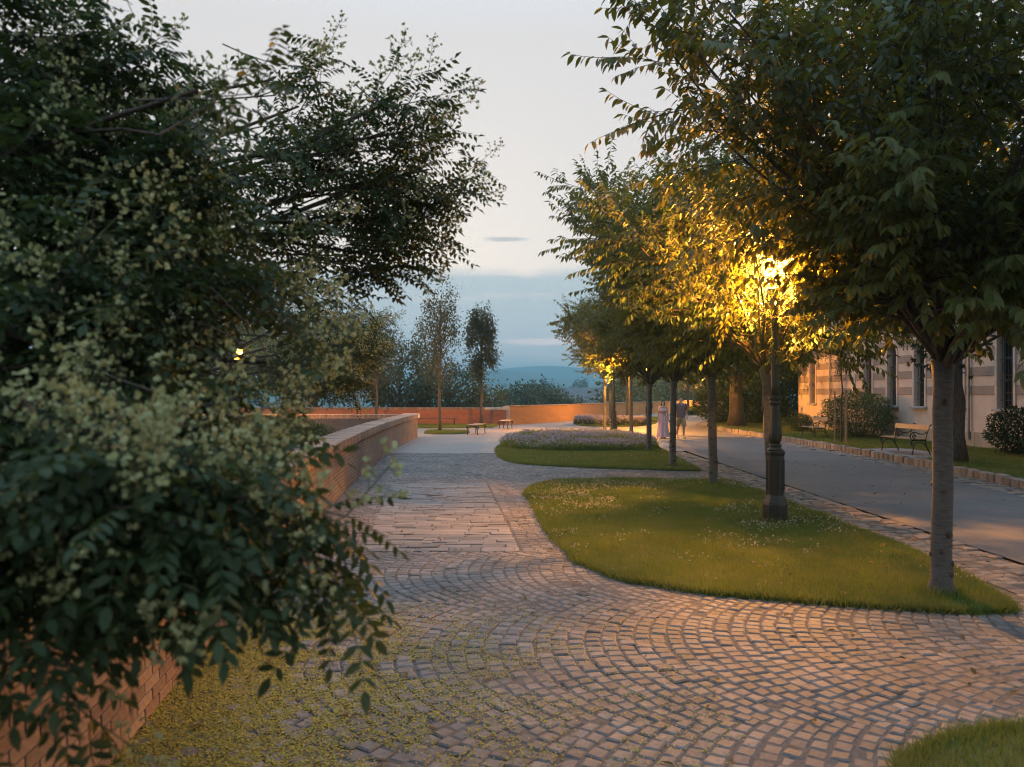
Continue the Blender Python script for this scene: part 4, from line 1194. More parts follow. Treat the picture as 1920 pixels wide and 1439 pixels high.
# ------------------------------------------------------------------ cherry trees (vase of ascending limbs, arching twigs with drooping leaves)
def cherry_data(seed, fork=2.15, r0=.088, nl=11, Ls=(2.6, 3.9), lean=(0, 0), tpl=None, twig_gap=.11, leafgap=.040, sec_gap=.27, leafL=(.085, .13), el=(32, 74), trunk_r1=None, bias=None):
    rg = np.random.default_rng(seed)
    wood, tw = MB(), []
    k = 9
    tp = np.array([(lean[0]*(i/k)**1.2 + rg.normal(0, .006), lean[1]*(i/k)**1.2 + rg.normal(0, .006), -.1 + (fork+.1)*i/k) for i in range(k+1)])
    trunk = MB()
    trunk.tube([(tp[0][0], tp[0][1], -.1)] + [(tp[0][0]*.9 + tp[1][0]*.1, tp[0][1], .05)] + [tuple(q) for q in tp[1:]],
               [r0*1.85, r0*1.35] + list(np.linspace(r0*1.05, r0*.95, k-1)) + [r0*1.15], 18)
    knots = []
    for q in range(16):
        z = rg.uniform(.15, fork*.9); c, t_ = at_path(tp, (z+.1)/(fork+.1)); a = rg.uniform(0, 2*math.pi); rr = r0*1.0
        u = np.array((math.cos(a), math.sin(a), 0))
        s = rg.uniform(.018, .036)
        knots.append(MB().tube([tuple(c + u*(rr-.02)), tuple(c + u*(rr+.002)), tuple(c + u*(rr+.014)), tuple(c+u*(rr+.016))], [s*1.5, s*1.2, s*.8, s*.25], 8))
    tops = tp[-1]
    twig_paths = []
    for i in range(nl):
        a = i*2.39996 + rg.normal(0, .15)
        e = R(el[0] + (el[1]-el[0])*((i*.618) % 1)) if i else R(86)
        d = np.array((math.cos(a)*math.cos(e), math.sin(a)*math.cos(e), math.sin(e)))
        if bias is not None: d = unit(d + np.array(bias) * .25)
        L = rg.uniform(*Ls) * (1.0 if e < R(60) else 1.05)
        P_ = bend_path(tops + np.array((0, 0, rg.uniform(-.12, .12))), d, L, .3, rg, .055, .012)
        wood.tube([tuple(q) for q in P_], taper(len(P_), r0*(.5 if i < 5 else .30), .007), 7)
        s = .6
        while s < L:
            t = s/L; c, td = at_path(P_, t)
            side = unit(np.cross(td, rg.normal(0, 1, 3)))
            sd = unit(td*.55 + side*.8 + np.array((0, 0, .05)))
            sl = rg.uniform(.6, 1.35) * (1 - .45*t)
            S_ = bend_path(c, sd, sl, .18, rg, .08, .02)
            wood.tube([tuple(q) for q in S_], taper(len(S_), .014*(1.2-t), .005), 4, cap=False)
            u = .12
            while u < sl:
                c2, td2 = at_path(S_, min(u/sl, .99))
                sd2 = unit(td2*.8 + unit(np.cross(td2, rg.normal(0, 1, 3)))*.75 + np.array((0, 0, .10)))
                twig_paths.append(bend_path(c2, sd2, rg.uniform(.28, .62), .13, rg, .08, -.02))
                u += twig_gap*rg.uniform(.7, 1.3)
            twig_paths.append(bend_path(S_[-1], S_[-1]-S_[-2], rg.uniform(.4, .75), .13, rg, .06, -.01))
            s += sec_gap*rg.uniform(.75, 1.25)
        for _ in range(4): twig_paths.append(bend_path(P_[-1], unit(P_[-1]-P_[-2]) + rg.normal(0, .35, 3), rg.uniform(.45, .85), .13, rg, .06, -.01))
    pos, dirs, ups, Ln = [], [], [], []
    twv = []
    for T in twig_paths:
        twv.append(tris_tube([tuple(q) for q in T], taper(len(T), .0042, .002), 3))
        L = .13*(len(T)-1); n = int(L/leafgap)
        for j in range(n):
            c, td = at_path(T, (j+1)/n*.999)
            side = unit(np.cross(td, (0, 0, 1))) * (1 if j % 2 else -1)
            pos.append(c); dirs.append(td*.45 + side*.55 + np.array((0, 0, -.62)) + rg.normal(0, .2, 3)); ups.append(td*.25 + side*.2 + np.array((0, 0, 1)) + rg.normal(0, .35, 3)); Ln.append(rg.uniform(*leafL))
        pos.append(T[-1]); dirs.append(unit(T[-1]-T[-2]) + np.array((0, 0, -.5))); ups.append(np.array((.1, .1, 1.))); Ln.append(rg.uniform(*leafL))
    pos, Ln = np.array(pos), np.array(Ln)
    A = axes(np.array(dirs), np.array(ups)) * Ln[:, None, None]
    return trunk, knots, wood, joinVF(twv), (pos, A)
def finish_cherry(root, trunk_me, knots_me, wood_me, twig_me, leaf_me):
    t = link('trunk', trunk_me, root)
    for k_ in knots_me: link('knot', k_, t)
    link('limbs', wood_me, root)
    link('twigs', twig_me, root)
    if leaf_me is not None: tag(link('crown', leaf_me, root), kind='stuff')
def cherry_meshes(data, tpl):
    trunk, knots, wood, tw, (pos, A) = data
    V, F = stamp(*tpl, A, pos)
    return (trunk.mesh('trunk', M['cherrybark'], True), [k_.mesh('knot', M['bark'], True) for k_ in knots], wood.mesh('limbs', M['bark'], True),
            np_mesh('twigs', *tw, M['twig'], True), np_mesh('crown', V, F, M['cherryleaf'], True))
# the nearest one: 300 of its leaves nearest the camera are objects
c1 = (4.02, 7.25, .02)
near_data = cherry_data(11, 2.2, .088, 32, (3.0, 4.5), (.02, .0), leafL=(.085, .135), el=(30, 82), bias=(-.30, .12, 0), twig_gap=.088)
trunk, knots, wood, tw, (pos, A) = near_data
cr = empty('cherry_tree', c1)
tag(cr, 'nearest cherry tree, silvery ringed trunk rising from the grass bed at right', 'tree', 'cherry trees lining the promenade')
dist = np.linalg.norm(pos + np.array(c1) - np.array((0, 0, EYE)), axis=1)
pp = pos + np.array(c1)
vis = (np.abs(pp[:, 0]/pp[:, 1]) < .66) & (np.abs((pp[:, 2]-EYE)/pp[:, 1] - .014) < .5) & (dist > 2.3)
lnp = np.hypot(CXP + FPX*pp[:, 0]/pp[:, 1] - 1450, HOR - FPX*(pp[:, 2]-EYE)/pp[:, 1] - 530)
gap = (lnp < 52) & (np.random.default_rng(2).random(len(lnp)) < .72)
dist = np.where(gap, 0.0, dist)
vis &= ~gap
order = np.argsort(np.where(vis, dist, 99))
keep = order[:300]; rest = order[300:]; rest = rest[dist[rest] > 2.3]
V, F = stamp(*leaf_hi(), A[rest], pos[rest])
finish_cherry(cr, trunk.mesh('trunk', M['cherrybark'], True), [k_.mesh('knot', M['bark'], True) for k_ in knots], wood.mesh('limbs', M['bark'], True),
              np_mesh('twigs', *tw, M['twig'], True), np_mesh('crown', V, F, M['cherryleaf'], True))
lv = [np_mesh('leaf', *leaf_hi(w, f, d), M['cherryleaf'], True) for w, f, d in ((.42, .1, .16), (.38, .14, .22), (.46, .07, .10), (.40, .12, .05))]
for q in keep:
    o = link('leaf', lv[int(rng.integers(4))], cr)
    m4 = Matrix.Identity(4)
    for i in range(3):
        for j in range(3): m4[i][j] = float(A[q][i, j])
        m4[i][3] = float(pos[q][i])
    o.matrix_local = m4
# rest of the row, two shared builds
cm = [cherry_meshes(cherry_data(21, 2.25, .085, 27, (3.3, 4.9), (-.06, .02), el=(27, 80), leafL=(.10, .15), twig_gap=.11), leaf_mid()),
      cherry_meshes(cherry_data(34, 2.2, .08, 27, (3.2, 4.7), (.05, -.02), el=(27, 80), twig_gap=.12, leafgap=.046, leafL=(.10, .16)), leaf_lo()),
      cherry_meshes(cherry_data(45, 3.0, .085, 20, (3.0, 4.3), (.05, -.02), el=(36, 82), twig_gap=.13, leafgap=.05, leafL=(.11, .17)), leaf_lo())]
dl = cherry_data(67, 2.3, .086, 24, (2.5, 3.9), (-.14, .0), el=(22, 80), leafL=(.09, .14), twig_gap=.10, bias=(-.25, -.1, 0))
# kept clear of the lantern, as the gardeners do
q_ = dl[4][0] + np.array((4.27, 12.6, 0)); lant = np.array((3.86, 11.34, 3.68)); vd = unit(np.array((0, 0, EYE)) - lant)
tt_ = np.clip(((q_ - lant) @ vd), 0, 4.0); off = np.linalg.norm(q_ - lant - tt_[:, None]*vd, axis=1)
okl = ~((np.linalg.norm(q_ - lant, axis=1) < .5) | ((off < .28) & (np.random.default_rng(5).random(len(off)) < .8)))
ppx, ppy = CXP + FPX*q_[:, 0]/q_[:, 1], HOR - FPX*(q_[:, 2]-EYE)/q_[:, 1]
okl &= ~((q_[:, 1] < 11.7) & (np.abs(ppx - 1452) < 30) & (ppy > 540) & (np.random.default_rng(6).random(len(off)) < .85))
dl = dl[:4] + ((dl[4][0][okl], dl[4][1][okl]),)
cm.append(cherry_meshes(dl, leaf_mid()))
row = [(4.27, 12.6, 3, 0.0, 1.0, 'cherry tree right behind the big lamp post, its crown glowing round the lantern'),
       (4.15, 15.9, 0, 0.0, 1.02, 'cherry tree with grey trunk at the back corner of the nearest lawn bed'),
       (4.15, 20.0, 1, 1.3, 1.02, 'cherry tree at the right tip of the middle lawn bed'),
       (4.50, 25.5, 0, 2.6, 1.0, 'cherry tree standing at the right end of the lilac flower bed'),
       (5.80, 37.6, 2, 4.0, 1.0, 'cherry tree just right of the small far lamp'),
       (4.92, 41.0, 2, 5.2, .9, 'slender cherry tree just left of the small far lamp'),
       (5.9, 46.5, 2, .6, 1.0, 'cherry tree behind the small far lamp with orange lit trunk'),
       (7.6, 51.0, 2, 2.0, 1.1, 'far cherry tree seen behind the trunks right of the small lamp')]
for x, y, v, rz, s, lab in row:
    o = empty('cherry_tree', (x, y, .0), rz); o.scale = (s, s, s)
    tag(o, lab, 'tree', 'cherry trees lining the promenade')
    finish_cherry(o, *cm[v])

# ------------------------------------------------------------------ broad trees with leaf clumps
def clump_data(seed, fork, h, rx, ry, zc, rz, nleaf, tpl, leafL, nclump=40, r0=.15, shell=.55, nl=12, spread=.34, flat=.0, lean=0):
    """trunk with limbs to leaf clumps filling an ellipsoid crown"""
    rg = np.random.default_rng(seed)
    trunk = MB()
    top = zc + rz*.55
    tp = [np.array((rg.normal(0, .02)*i*r0*4 + lean*i, rg.normal(0, .02)*i*r0*4, -.15 + (top+.15)*(i/9))) for i in range(10)]
    rr = [r0*1.5] + [r0*(1-.9*(i/9)**1.1) + .01 for i in range(1, 10)]
    trunk.tube([tuple(q) for q in tp], rr, 12)
    tp = np.array(tp)
    u = unit(rg.normal(0, 1, (nclump, 3))); rad_ = rg.uniform(shell, 1.0, nclump)**.7
    cc = u*rad_[:, None]*np.array((rx, ry, rz)) + np.array((0, 0, zc)) + (rg.random((nclump, 3))-.5)*np.array((rx, ry, rz))*.25
    limbs = MB()
    for c in cc:
        zs = np.clip(c[2] - rg.uniform(.25, .6)*np.hypot(c[0], c[1]) - .2*rz, fork, top*.98)
        s = tp[0] + (tp[-1]-tp[0])*((zs+.15)/(top+.15))
        mid = s*.5 + c*.5 + np.array((0, 0, .08*rz))
        w = max(.010, r0*.28)
        limbs.tube([tuple(s), tuple(s*.7+mid*.3+rg.normal(0, .03, 3)), tuple(mid), tuple(c)], [w, w*.8, w*.55, w*.2], 5, cap=False)
    per = nleaf//nclump
    cs = spread*np.array((rx, ry, rz))
    pos = np.repeat(cc, per, 0) + np.clip(rg.normal(0, .5, (nclump*per, 3)), -1.15, 1.15)*cs*rg.uniform(.6, 1.25, (nclump, 1)).repeat(per, 0)
    n = len(pos)
    out = unit(pos - np.repeat(cc, per, 0))
    d = out*.6 + rg.normal(0, .5, (n, 3)) + np.array((0, 0, -.35))
    A = axes(d, rg.normal(0, .55, (n, 3)) + np.array((0, 0, 1.))) * rg.uniform(*leafL, n)[:, None, None]
    V, F = stamp(*tpl, A, pos)
    return trunk, limbs, (V, F)
def clump_meshes(d, leaf, bark='bark'):
    return d[0].mesh('trunk', M[bark], True), d[1].mesh('limbs', M[bark], True), np_mesh('crown', *d[2], M[leaf], True)
def plant_tree(name, x, y, z, rz, s, ms, label, group=None, cat='tree'):
    o = empty(name, (x, y, z), rz)
    o.scale = s if hasattr(s, '__len__') else (s, s, s)
    tag(o, label, cat, group)
    link('trunk', ms[0], o); link('limbs', ms[1], o); tag(link('crown', ms[2], o), kind='stuff')
    return o
# chestnuts on the right lawn
ch = clump_meshes(clump_data(51, 2.6, 9, 3.3, 3.3, 6.0, 3.0, 9000, palmate(6), (.11, .17), 90, .22, .5, spread=.26), 'darkleaf')
plant_tree('chestnut_tree', 11.25, 19.6, LAWN_Z, .4, 1.0, ch, 'dark chestnut tree whose thick trunk stands right behind the nearest cherry trunk', 'chestnuts on the right lawn')
ch2 = clump_meshes(clump_data(52, 2.5, 9, 4.0, 4.0, 6.2, 3.6, 9000, palmate(5), (.16, .26), 90, .40, .45, spread=.28), 'darkleaf')
plant_tree('chestnut_tree', 12.2, 42.0, LAWN_Z, 1.4, 1.0, ch2, 'big chestnut tree with very thick reddish trunk beyond the road bend', 'chestnuts on the right lawn')
plant_tree('chestnut_tree', 15.6, 49.0, LAWN_Z, 3.0, (1.0, 1.0, .95), ch2, 'dark chestnut tree filling the gap left of the building corner', 'chestnuts on the right lawn')
plant_tree('chestnut_tree', 18.2, 47.5, LAWN_Z, 5.4, (.95, .95, .9), ch2, 'dark chestnut tree rising behind the far corner of the building', 'chestnuts on the right lawn')
plant_tree('chestnut_tree', 19.0, 58.0, LAWN_Z, 4.4, (1.1, 1.1, 1.0), ch2, 'dark chestnut tree farthest back, above the road bend', 'chestnuts on the right lawn')
# staked tree behind the lamp post
st = clump_meshes(clump_data(53, 2.6, 6, 2.0, 2.0, 5.0, 1.9, 3500, leaf_lo(), (.10, .15), 40, .15, .4), 'cherryleaf', 'cherrybark')
plant_tree('staked_tree', 12.05, 36.3, LAWN_Z, 0, 1.0, st, 'small staked tree with reddish trunk seen just left of the big lamp post')
def stake(x, y, h, label, tilt=0):
    o = MB().tube([(0, 0, -.1), (tilt*.5, 0, h*.5), (tilt, 0, h)], [.035, .033, .03], 8).build('wooden_stake', M['stake'], None, (x, y, LAWN_Z))
    tag(o, label, 'stake', 'tree stakes on the right lawn')
stake(11.72, 36.0, 2.25, 'taller pale stake beside the staked tree left of the lamp post', .04)
stake(11.95, 35.6, 1.9, 'shorter pale stake in front of the staked tree left of the lamp post')
# sapling with three stakes in front of the big shrub
sp = clump_meshes(clump_data(54, 2.0, 4, .52, .52, 3.15, .78, 1500, leaf_lo(.4), (.06, .10), 30, .028, .3, spread=.35), 'yellowleaf', 'twig')
plant_tree('sapling', 11.65, 27.35, LAWN_Z, 0, 1.0, sp, 'thin leafy sapling tied to stakes in front of the big round shrub')
stake(11.35, 27.2, 1.85, 'left stake of the three around the thin sapling')
stake(11.68, 27.0, 1.75, 'middle stake of the three around the thin sapling')
stake(11.84, 27.45, 1.9, 'right stake of the three around the thin sapling')
tie = MB().tube([(11.35, 27.2, 1.75), (11.5, 27.2, 1.68), (11.66, 27.3, 1.72), (11.84, 27.45, 1.78)], .012, 5).build('tie_strap', M['shoe'])
tag(tie, 'dark strap tying the thin sapling to its stakes', 'strap')
# slim trees by the far wall
slim = clump_meshes(clump_data(55, 2.6, 8, 1.0, 1.0, 5.2, 2.4, 6500, leaf_lo(.55), (.12, .19), 46, .085, .3, spread=.30), 'midleaf', 'twig')
plant_tree('slim_tree', -1.88, 47.3, .02, .3, (1, 1, .99), slim, 'slim tree with compact crown and bare trunk before the red brick wall', 'slim trees on the terrace')
slim2 = clump_meshes(clump_data(56, 2.4, 8, 1.3, 1.3, 5.0, 2.7, 4200, leaf_lo(.5), (.10, .17), 50, .075, .2, spread=.28), 'midleaf', 'twig')
plant_tree('slim_tree', -3.62, 38.8, .02, 1.3, 1.0, slim2, 'airy slim tree with sparse crown standing in the narrow grass strip', 'slim trees on the terrace')
slim3 = clump_meshes(clump_data(57, 2.0, 8, 1.9, 1.9, 4.3, 2.5, 4500, leaf_lo(), (.09, .14), 50, .085, .3, spread=.28), 'midleaf', 'twig')
plant_tree('slim_tree', -8.2, 46.8, .0, 2.2, (1.1, 1.1, 1.05), slim3, 'leafy small tree behind the grey return wall, left of the airy slim tree', 'slim trees on the terrace')
plant_tree('slim_tree', -12.5, 45.0, .0, 4.2, (1.2, 1.2, 1.1), slim3, 'leafy small tree near the lamp glimpsed on the left', 'slim trees on the terrace')
# trees on the slope beyond the walls
bt = clump_meshes(clump_data(58, 1.0, 8, 3.2, 3.2, 4.2, 3.2, 5200, leaf_lo(.6), (.20, .34), 70, .2, .4, spread=.26), 'midleaf')
by = clump_meshes(clump_data(59, 1.0, 8, 3.0, 3.0, 4.0, 3.0, 4200, leaf_lo(.6), (.20, .34), 60, .2, .4, spread=.26), 'yellowleaf')
bf = clump_meshes(clump_data(60, 1.0, 8, 3.4, 3.4, 4.4, 3.2, 4200, leaf_lo(.65), (.28, .45), 60, .2, .4, spread=.26), 'farleaf')
gb = 'trees on the slope beyond the terrace walls'
plant_tree('broadleaf_tree', -8.4, 58, -1.2, .5, 1.0, bt, 'grey green tree beyond the wall, behind the airy slim tree', gb)
plant_tree('broadleaf_tree', -4.9, 60, -2.6, 2.5, .95, bt, 'grey green tree beyond the wall, between the two slim tree trunks', gb)
plant_tree('broadleaf_tree', -2.0, 62, -3.5, 1.5, .9, by, 'light yellow green tree just beyond the wall, right behind the compact slim tree', gb)
plant_tree('broadleaf_tree', -14.5, 57, -.5, 3.5, 1.15, bt, 'dark tree beyond the red wall at the far left', gb)
plant_tree('broadleaf_tree', -21.0, 60, 0, 4.5, 1.3, bf, 'large tree beyond the red wall, seen only through the flowering tree', gb)
for i, (px, py, d, s, lab) in enumerate(((955, 734, 95, 1.0, 'low green tree beyond the wall corner, leftmost of the far group'), (985, 742, 88, .8, 'low green tree beyond the wall, second of the far group'),
        (1003, 726, 100, 1.1, 'tallest low green tree of the far group beyond the curved wall'), (1035, 733, 92, .95, 'low green tree beyond the wall at the right of the far group'),
        (1075, 752, 85, .7, 'small green treetop peeping over the curved wall before the roofs'), (1180, 700, 105, 1.5, 'tree beyond the curved wall behind the promenade trunks'),
        (1255, 690, 120, 1.6, 'dark tree beyond the curved wall, behind the walking couple'), (1330, 690, 125, 1.6, 'dark tree beyond the curved wall at the road bend'))):
    p = P3(px, py, d)
    plant_tree('broadleaf_tree', p[0], p[1], p[2] - 7.4*s, i*1.1, s, bf, lab, gb)
# small trees along the far road
for i, (x, y, lab) in enumerate(((16.4, 72, 'thin far tree by the yellow flowers, left one'), (19.5, 83, 'thin far tree by the wall, just left of the far lamp post'), (24.6, 92, 'thin far tree before the lit wall, right of the far lamp post'), (27.8, 97, 'thin far tree at the far right end of the lit wall'))):
    plant_tree('slim_tree', x, y, .05, i*1.7, (1.5, 1.5, 1.0), slim3, lab, 'slim trees on the terrace')
# ------------------------------------------------------------------ shrubs
def shrub(name, x, y, z, rx, ry, h, n, leafL, label, seed, mat='boxleaf', ball=True):
    rg = np.random.default_rng(seed)
    root = empty(name, (x, y, z)); tag(root, label, 'shrub')
    st_ = MB()
    for k in range(14):
        a = k*2.4; e = np.array((math.cos(a)*rx*.7, math.sin(a)*ry*.7, h*rg.uniform(.5, .85)))
        st_.tube([(e[0]*.12, e[1]*.12, -.05), tuple(e*.5 + rg.normal(0, .03, 3)), tuple(e)], [.018, .012, .005], 5, cap=False)
    st_.build('stems', M['twig'], root, smooth=True)
    u = unit(rg.normal(0, 1, (n, 3)))
    w = rg.uniform(.0, 1.0, n)**.28
    bumps = 1 + .07*np.sin(u[:, 0]*7 + 1)*np.sin(u[:, 1]*6) + .06*np.sin(u[:, 2]*9 + u[:, 0]*4)
    pos = u*(w*bumps)[:, None]*np.array((rx, ry, h*.5)) + np.array((0, 0, h*.5))
    pos = pos[pos[:, 2] > .04]; u = u[:len(pos)]
    n = len(pos)
    d = unit(pos - np.array((0, 0, h*.4)))*.8 + rg.normal(0, .55, (n, 3)) + np.array((0, 0, .25))
    A = axes(d, rg.normal(0, .6, (n, 3)) + np.array((0, 0, 1.))) * rg.uniform(*leafL, n)[:, None, None]
    V, F = stamp(*leaf_lo(.5), A, pos)
    tag(link('foliage', np_mesh('foliage', V, F, M[mat], True), root), kind='stuff')
shrub('round_shrub', 13.85, 31.0, LAWN_Z, 1.38, 1.4, 1.85, 16000, (.05, .085), 'big clipped round green shrub against the building', 71)
shrub('round_shrub', 13.3, 35.6, LAWN_Z, .52, .55, .85, 3500, (.05, .08), 'small round shrub beside the farther bench', 72)
shrub('loose_shrub', 14.35, 22.0, LAWN_Z, .75, .8, 1.35, 3000, (.08, .13), 'loose dark shrub against the building at the right edge', 73, 'darkleaf')
shrub('loose_shrub', 14.6, 46.2, LAWN_Z, 1.8, 1.6, 2.6, 7000, (.12, .2), 'tall dark shrub mass left of the building corner', 74, 'darkleaf')
shrub('loose_shrub', 12.6, 46.6, LAWN_Z, 1.6, 1.5, 2.4, 6000, (.12, .2), 'dark shrub just right of the very thick trunk', 75, 'darkleaf')
shrub('loose_shrub', 16.9, 45.6, LAWN_Z, 1.5, 1.4, 2.9, 6000, (.12, .2), 'dark shrub tight against the far corner of the building', 78, 'darkleaf')
shrub('loose_shrub', -5.6, 16.5, -.05, 1.1, 1.6, 1.35, 7000, (.06, .11), 'low dark shrub growing behind the curved parapet', 76, 'midleaf')
shrub('loose_shrub', -6.6, 23.0, -.05, 1.3, 1.8, 1.2, 7000, (.07, .12), 'low shrub farther behind the curved parapet, before the return wall', 77, 'midleaf')
# ------------------------------------------------------------------ houses and treetops in the valley
M['houseroof'] = solid('house_roof', (0.13, 0.12, 0.125), (0.10, 0.09, 0.10), 0.8, .3)
M['housewall'] = solid('house_wall', (0.34, 0.33, 0.33), (0.28, 0.27, 0.27), 0.9, .3)
def house(px, py, d, w, dep, hr, rz, label, base=-24.0):
    """ridge of the roof at pixel (px, py)"""
    p = P3(px, py, d)
    root = empty('house', (p[0], p[1], base), rz); tag(root, label, 'house', 'far houses in the valley')
    e = p[2] - hr - base
    MB().box(-w/2, w/2, -dep/2, dep/2, 0, e).build('wall', M['housewall'], root)
    rf = MB().add([(-w/2-.6, -dep/2-.6, e), (w/2+.6, -dep/2-.6, e), (w/2+.6, dep/2+.6, e), (-w/2-.6, dep/2+.6, e), (-w/2+2, 0, e+hr), (w/2-2, 0, e+hr)],
             [(0, 1, 5, 4), (1, 2, 5), (2, 3, 4, 5), (3, 0, 4), (3, 2, 1, 0)]).build('roof', M['houseroof'], root)
    for q in (-.25, .22): MB().box(q*w-.6, q*w+.6, -.5, .5, e+hr*.5, e+hr+1.3).build('chimney', M['housewall'], rf)
    for zz in (e-3.0, e-6.2):
        for q in np.arange(-w/2+2, w/2-1, 3.2):
            MB().box(q-.6, q+.6, -dep/2-.08, -dep/2+.05, zz, zz+1.7).build('window', M['glass'], root)
house(1062, 744, 330, 13, 11, 4, .2, 'far house with low hipped roof, nearest the wall left of the promenade')
house(1080, 733, 420, 34, 14, 5, .1, 'long far house with grey roof in the valley, middle of the rows')
house(1112, 727, 500, 44, 16, 6, -.1, 'long far house with grey roof, highest of the rows')
house(1122, 742, 360, 22, 14, 6, .5, 'far house with steep gabled roof partly behind the cherry trunks')
house(1095, 748, 300, 16, 12, 4, -.25, 'far house with low roof just above the curved wall')
cy_m = clump_meshes(clump_data(61, .5, 12, 1.6, 1.6, 6.0, 6.0, 2600, leaf_lo(.7), (.5, .8), 60, .25, .2, spread=.3), 'farleaf')
for i, (px, py, d, s, lab) in enumerate(((1019, 711, 420, (1.7, 1.7, 1.9), 'tall dark column-like tree on the far rise, left of the roofs'), (1032, 719, 430, (3.0, 2.5, 1.5), 'dark rounded treetop right beside the tall far column tree'),
        (1078, 716, 520, (3.4, 3, 1.7), 'dark far treetop above the roofs, left one'), (1092, 711, 540, (3.6, 3, 2.0), 'dark far treetop above the roofs, right one'), (1050, 728, 460, (5, 4, 1.3), 'broad low far treetop between the column tree and the roofs'))):
    p = P3(px, py, d)
    plant_tree('far_tree', p[0], p[1], p[2] - 12.5*s[2], i, s, cy_m, lab, 'far trees in the valley')
# ------------------------------------------------------------------ flowering pagoda tree on the left (pinnate leaves, pale panicles)
LV, LF = leaf_mid(.44, .08, .10)
def frond(seed, pairs=6, L=.22, leafl=.048):
    rg = np.random.default_rng(seed)
    parts = []
    def rp(t): return np.array((.012*math.sin(3*t+seed), L*t, -.30*L*t*t))
    for k in range(pairs):
        t = .22 + .70*k/(pairs-1)
        for s in (-1, 1):
            a = R(rg.uniform(55, 75)); l = leafl*rg.uniform(.85, 1.12)*(1 - .15*abs(t-.6))
            d = np.array((s*math.sin(a), math.cos(a), -rg.uniform(.25, .75)))
            A = axes(d[None], np.array((s*rg.normal(-.1, .25), rg.normal(0, .25), 1.))[None])[0]*l
            parts.append((LV @ A.T + rp(t), LF))
    A = axes(np.array((0, 1, -.5))[None], np.array((0, 0, 1.))[None])[0]*leafl*1.1
    parts.append((LV @ A.T + rp(1.), LF))
    parts.append(tris_tube([tuple(rp(t)) for t in (0, .35, .7, 1)], [.0018, .0015, .0012, .0008], 3))
    return joinVF(parts)
def panicle(seed, L=.20, nf=34):
    """branching spray of small pea flowers; stems and flowers kept apart"""
    rg = np.random.default_rng(seed)
    stems, fl = [], []
    ax = [np.array((0, L*t, .10*L*t)) for t in (0, .33, .66, 1)]
    stems.append(tris_tube([tuple(q) for q in ax], [.0022, .0018, .0014, .001], 3))
    q4 = np.array([(-.5, 0, 0), (.5, 0, 0), (.42, .9, .25), (-.42, .9, .25)])
    FF = np.array([(0, 1, 2), (0, 2, 3)])
    nb = 9
    for b in range(nb):
        t = .2 + .8*b/(nb-1)
        c = np.array((0, L*t, .10*L*t))
        a = b*2.4; l = L*.42*(1.15-t*.75)
        d = unit(np.array((math.cos(a), .55, math.sin(a)*.8)))
        e = c + d*l
        stems.append(tris_tube([tuple(c), tuple(e)], [.0012, .0008], 3))
        for k in range(max(2, nf//nb)):
            u = (k+1)/max(2, nf//nb); p = c + (e-c)*u + rg.normal(0, .008, 3)
            for r_ in range(3):
                A = axes(rg.normal(0, 1, (1, 3)) + np.array((0, 0, -.3)), rg.normal(0, 1, (1, 3)))[0]*rg.uniform(.008, .0135)
                fl.append((q4 @ A.T + p, FF))
    return joinVF(stems), joinVF(fl)
FR = [frond(i, 6 + i % 2, .21 + .015*i) for i in range(5)]
FRL = []
for i in range(3):     # lighter ones for the parts farther off
    parts = []
    rg = np.random.default_rng(90+i)
    V0, F0 = leaf_lo(.44)
    for k in range(6):
        for s in (-1, 1):
            t = .22 + .7*k/5; a = R(rg.uniform(55, 75))
            A = axes(np.array((s*math.sin(a), math.cos(a), -rg.uniform(.25, .7)))[None], np.array((0, 0, 1.))[None])[0]*.047
            parts.append((V0 @ A.T + np.array((0, .22*t, -.06*t*t)), F0))
    parts.append((V0*.05 + np.array((0, .22, -.06)), F0))
    FRL.append(joinVF(parts))
PN = [panicle(i) for i in range(5)]
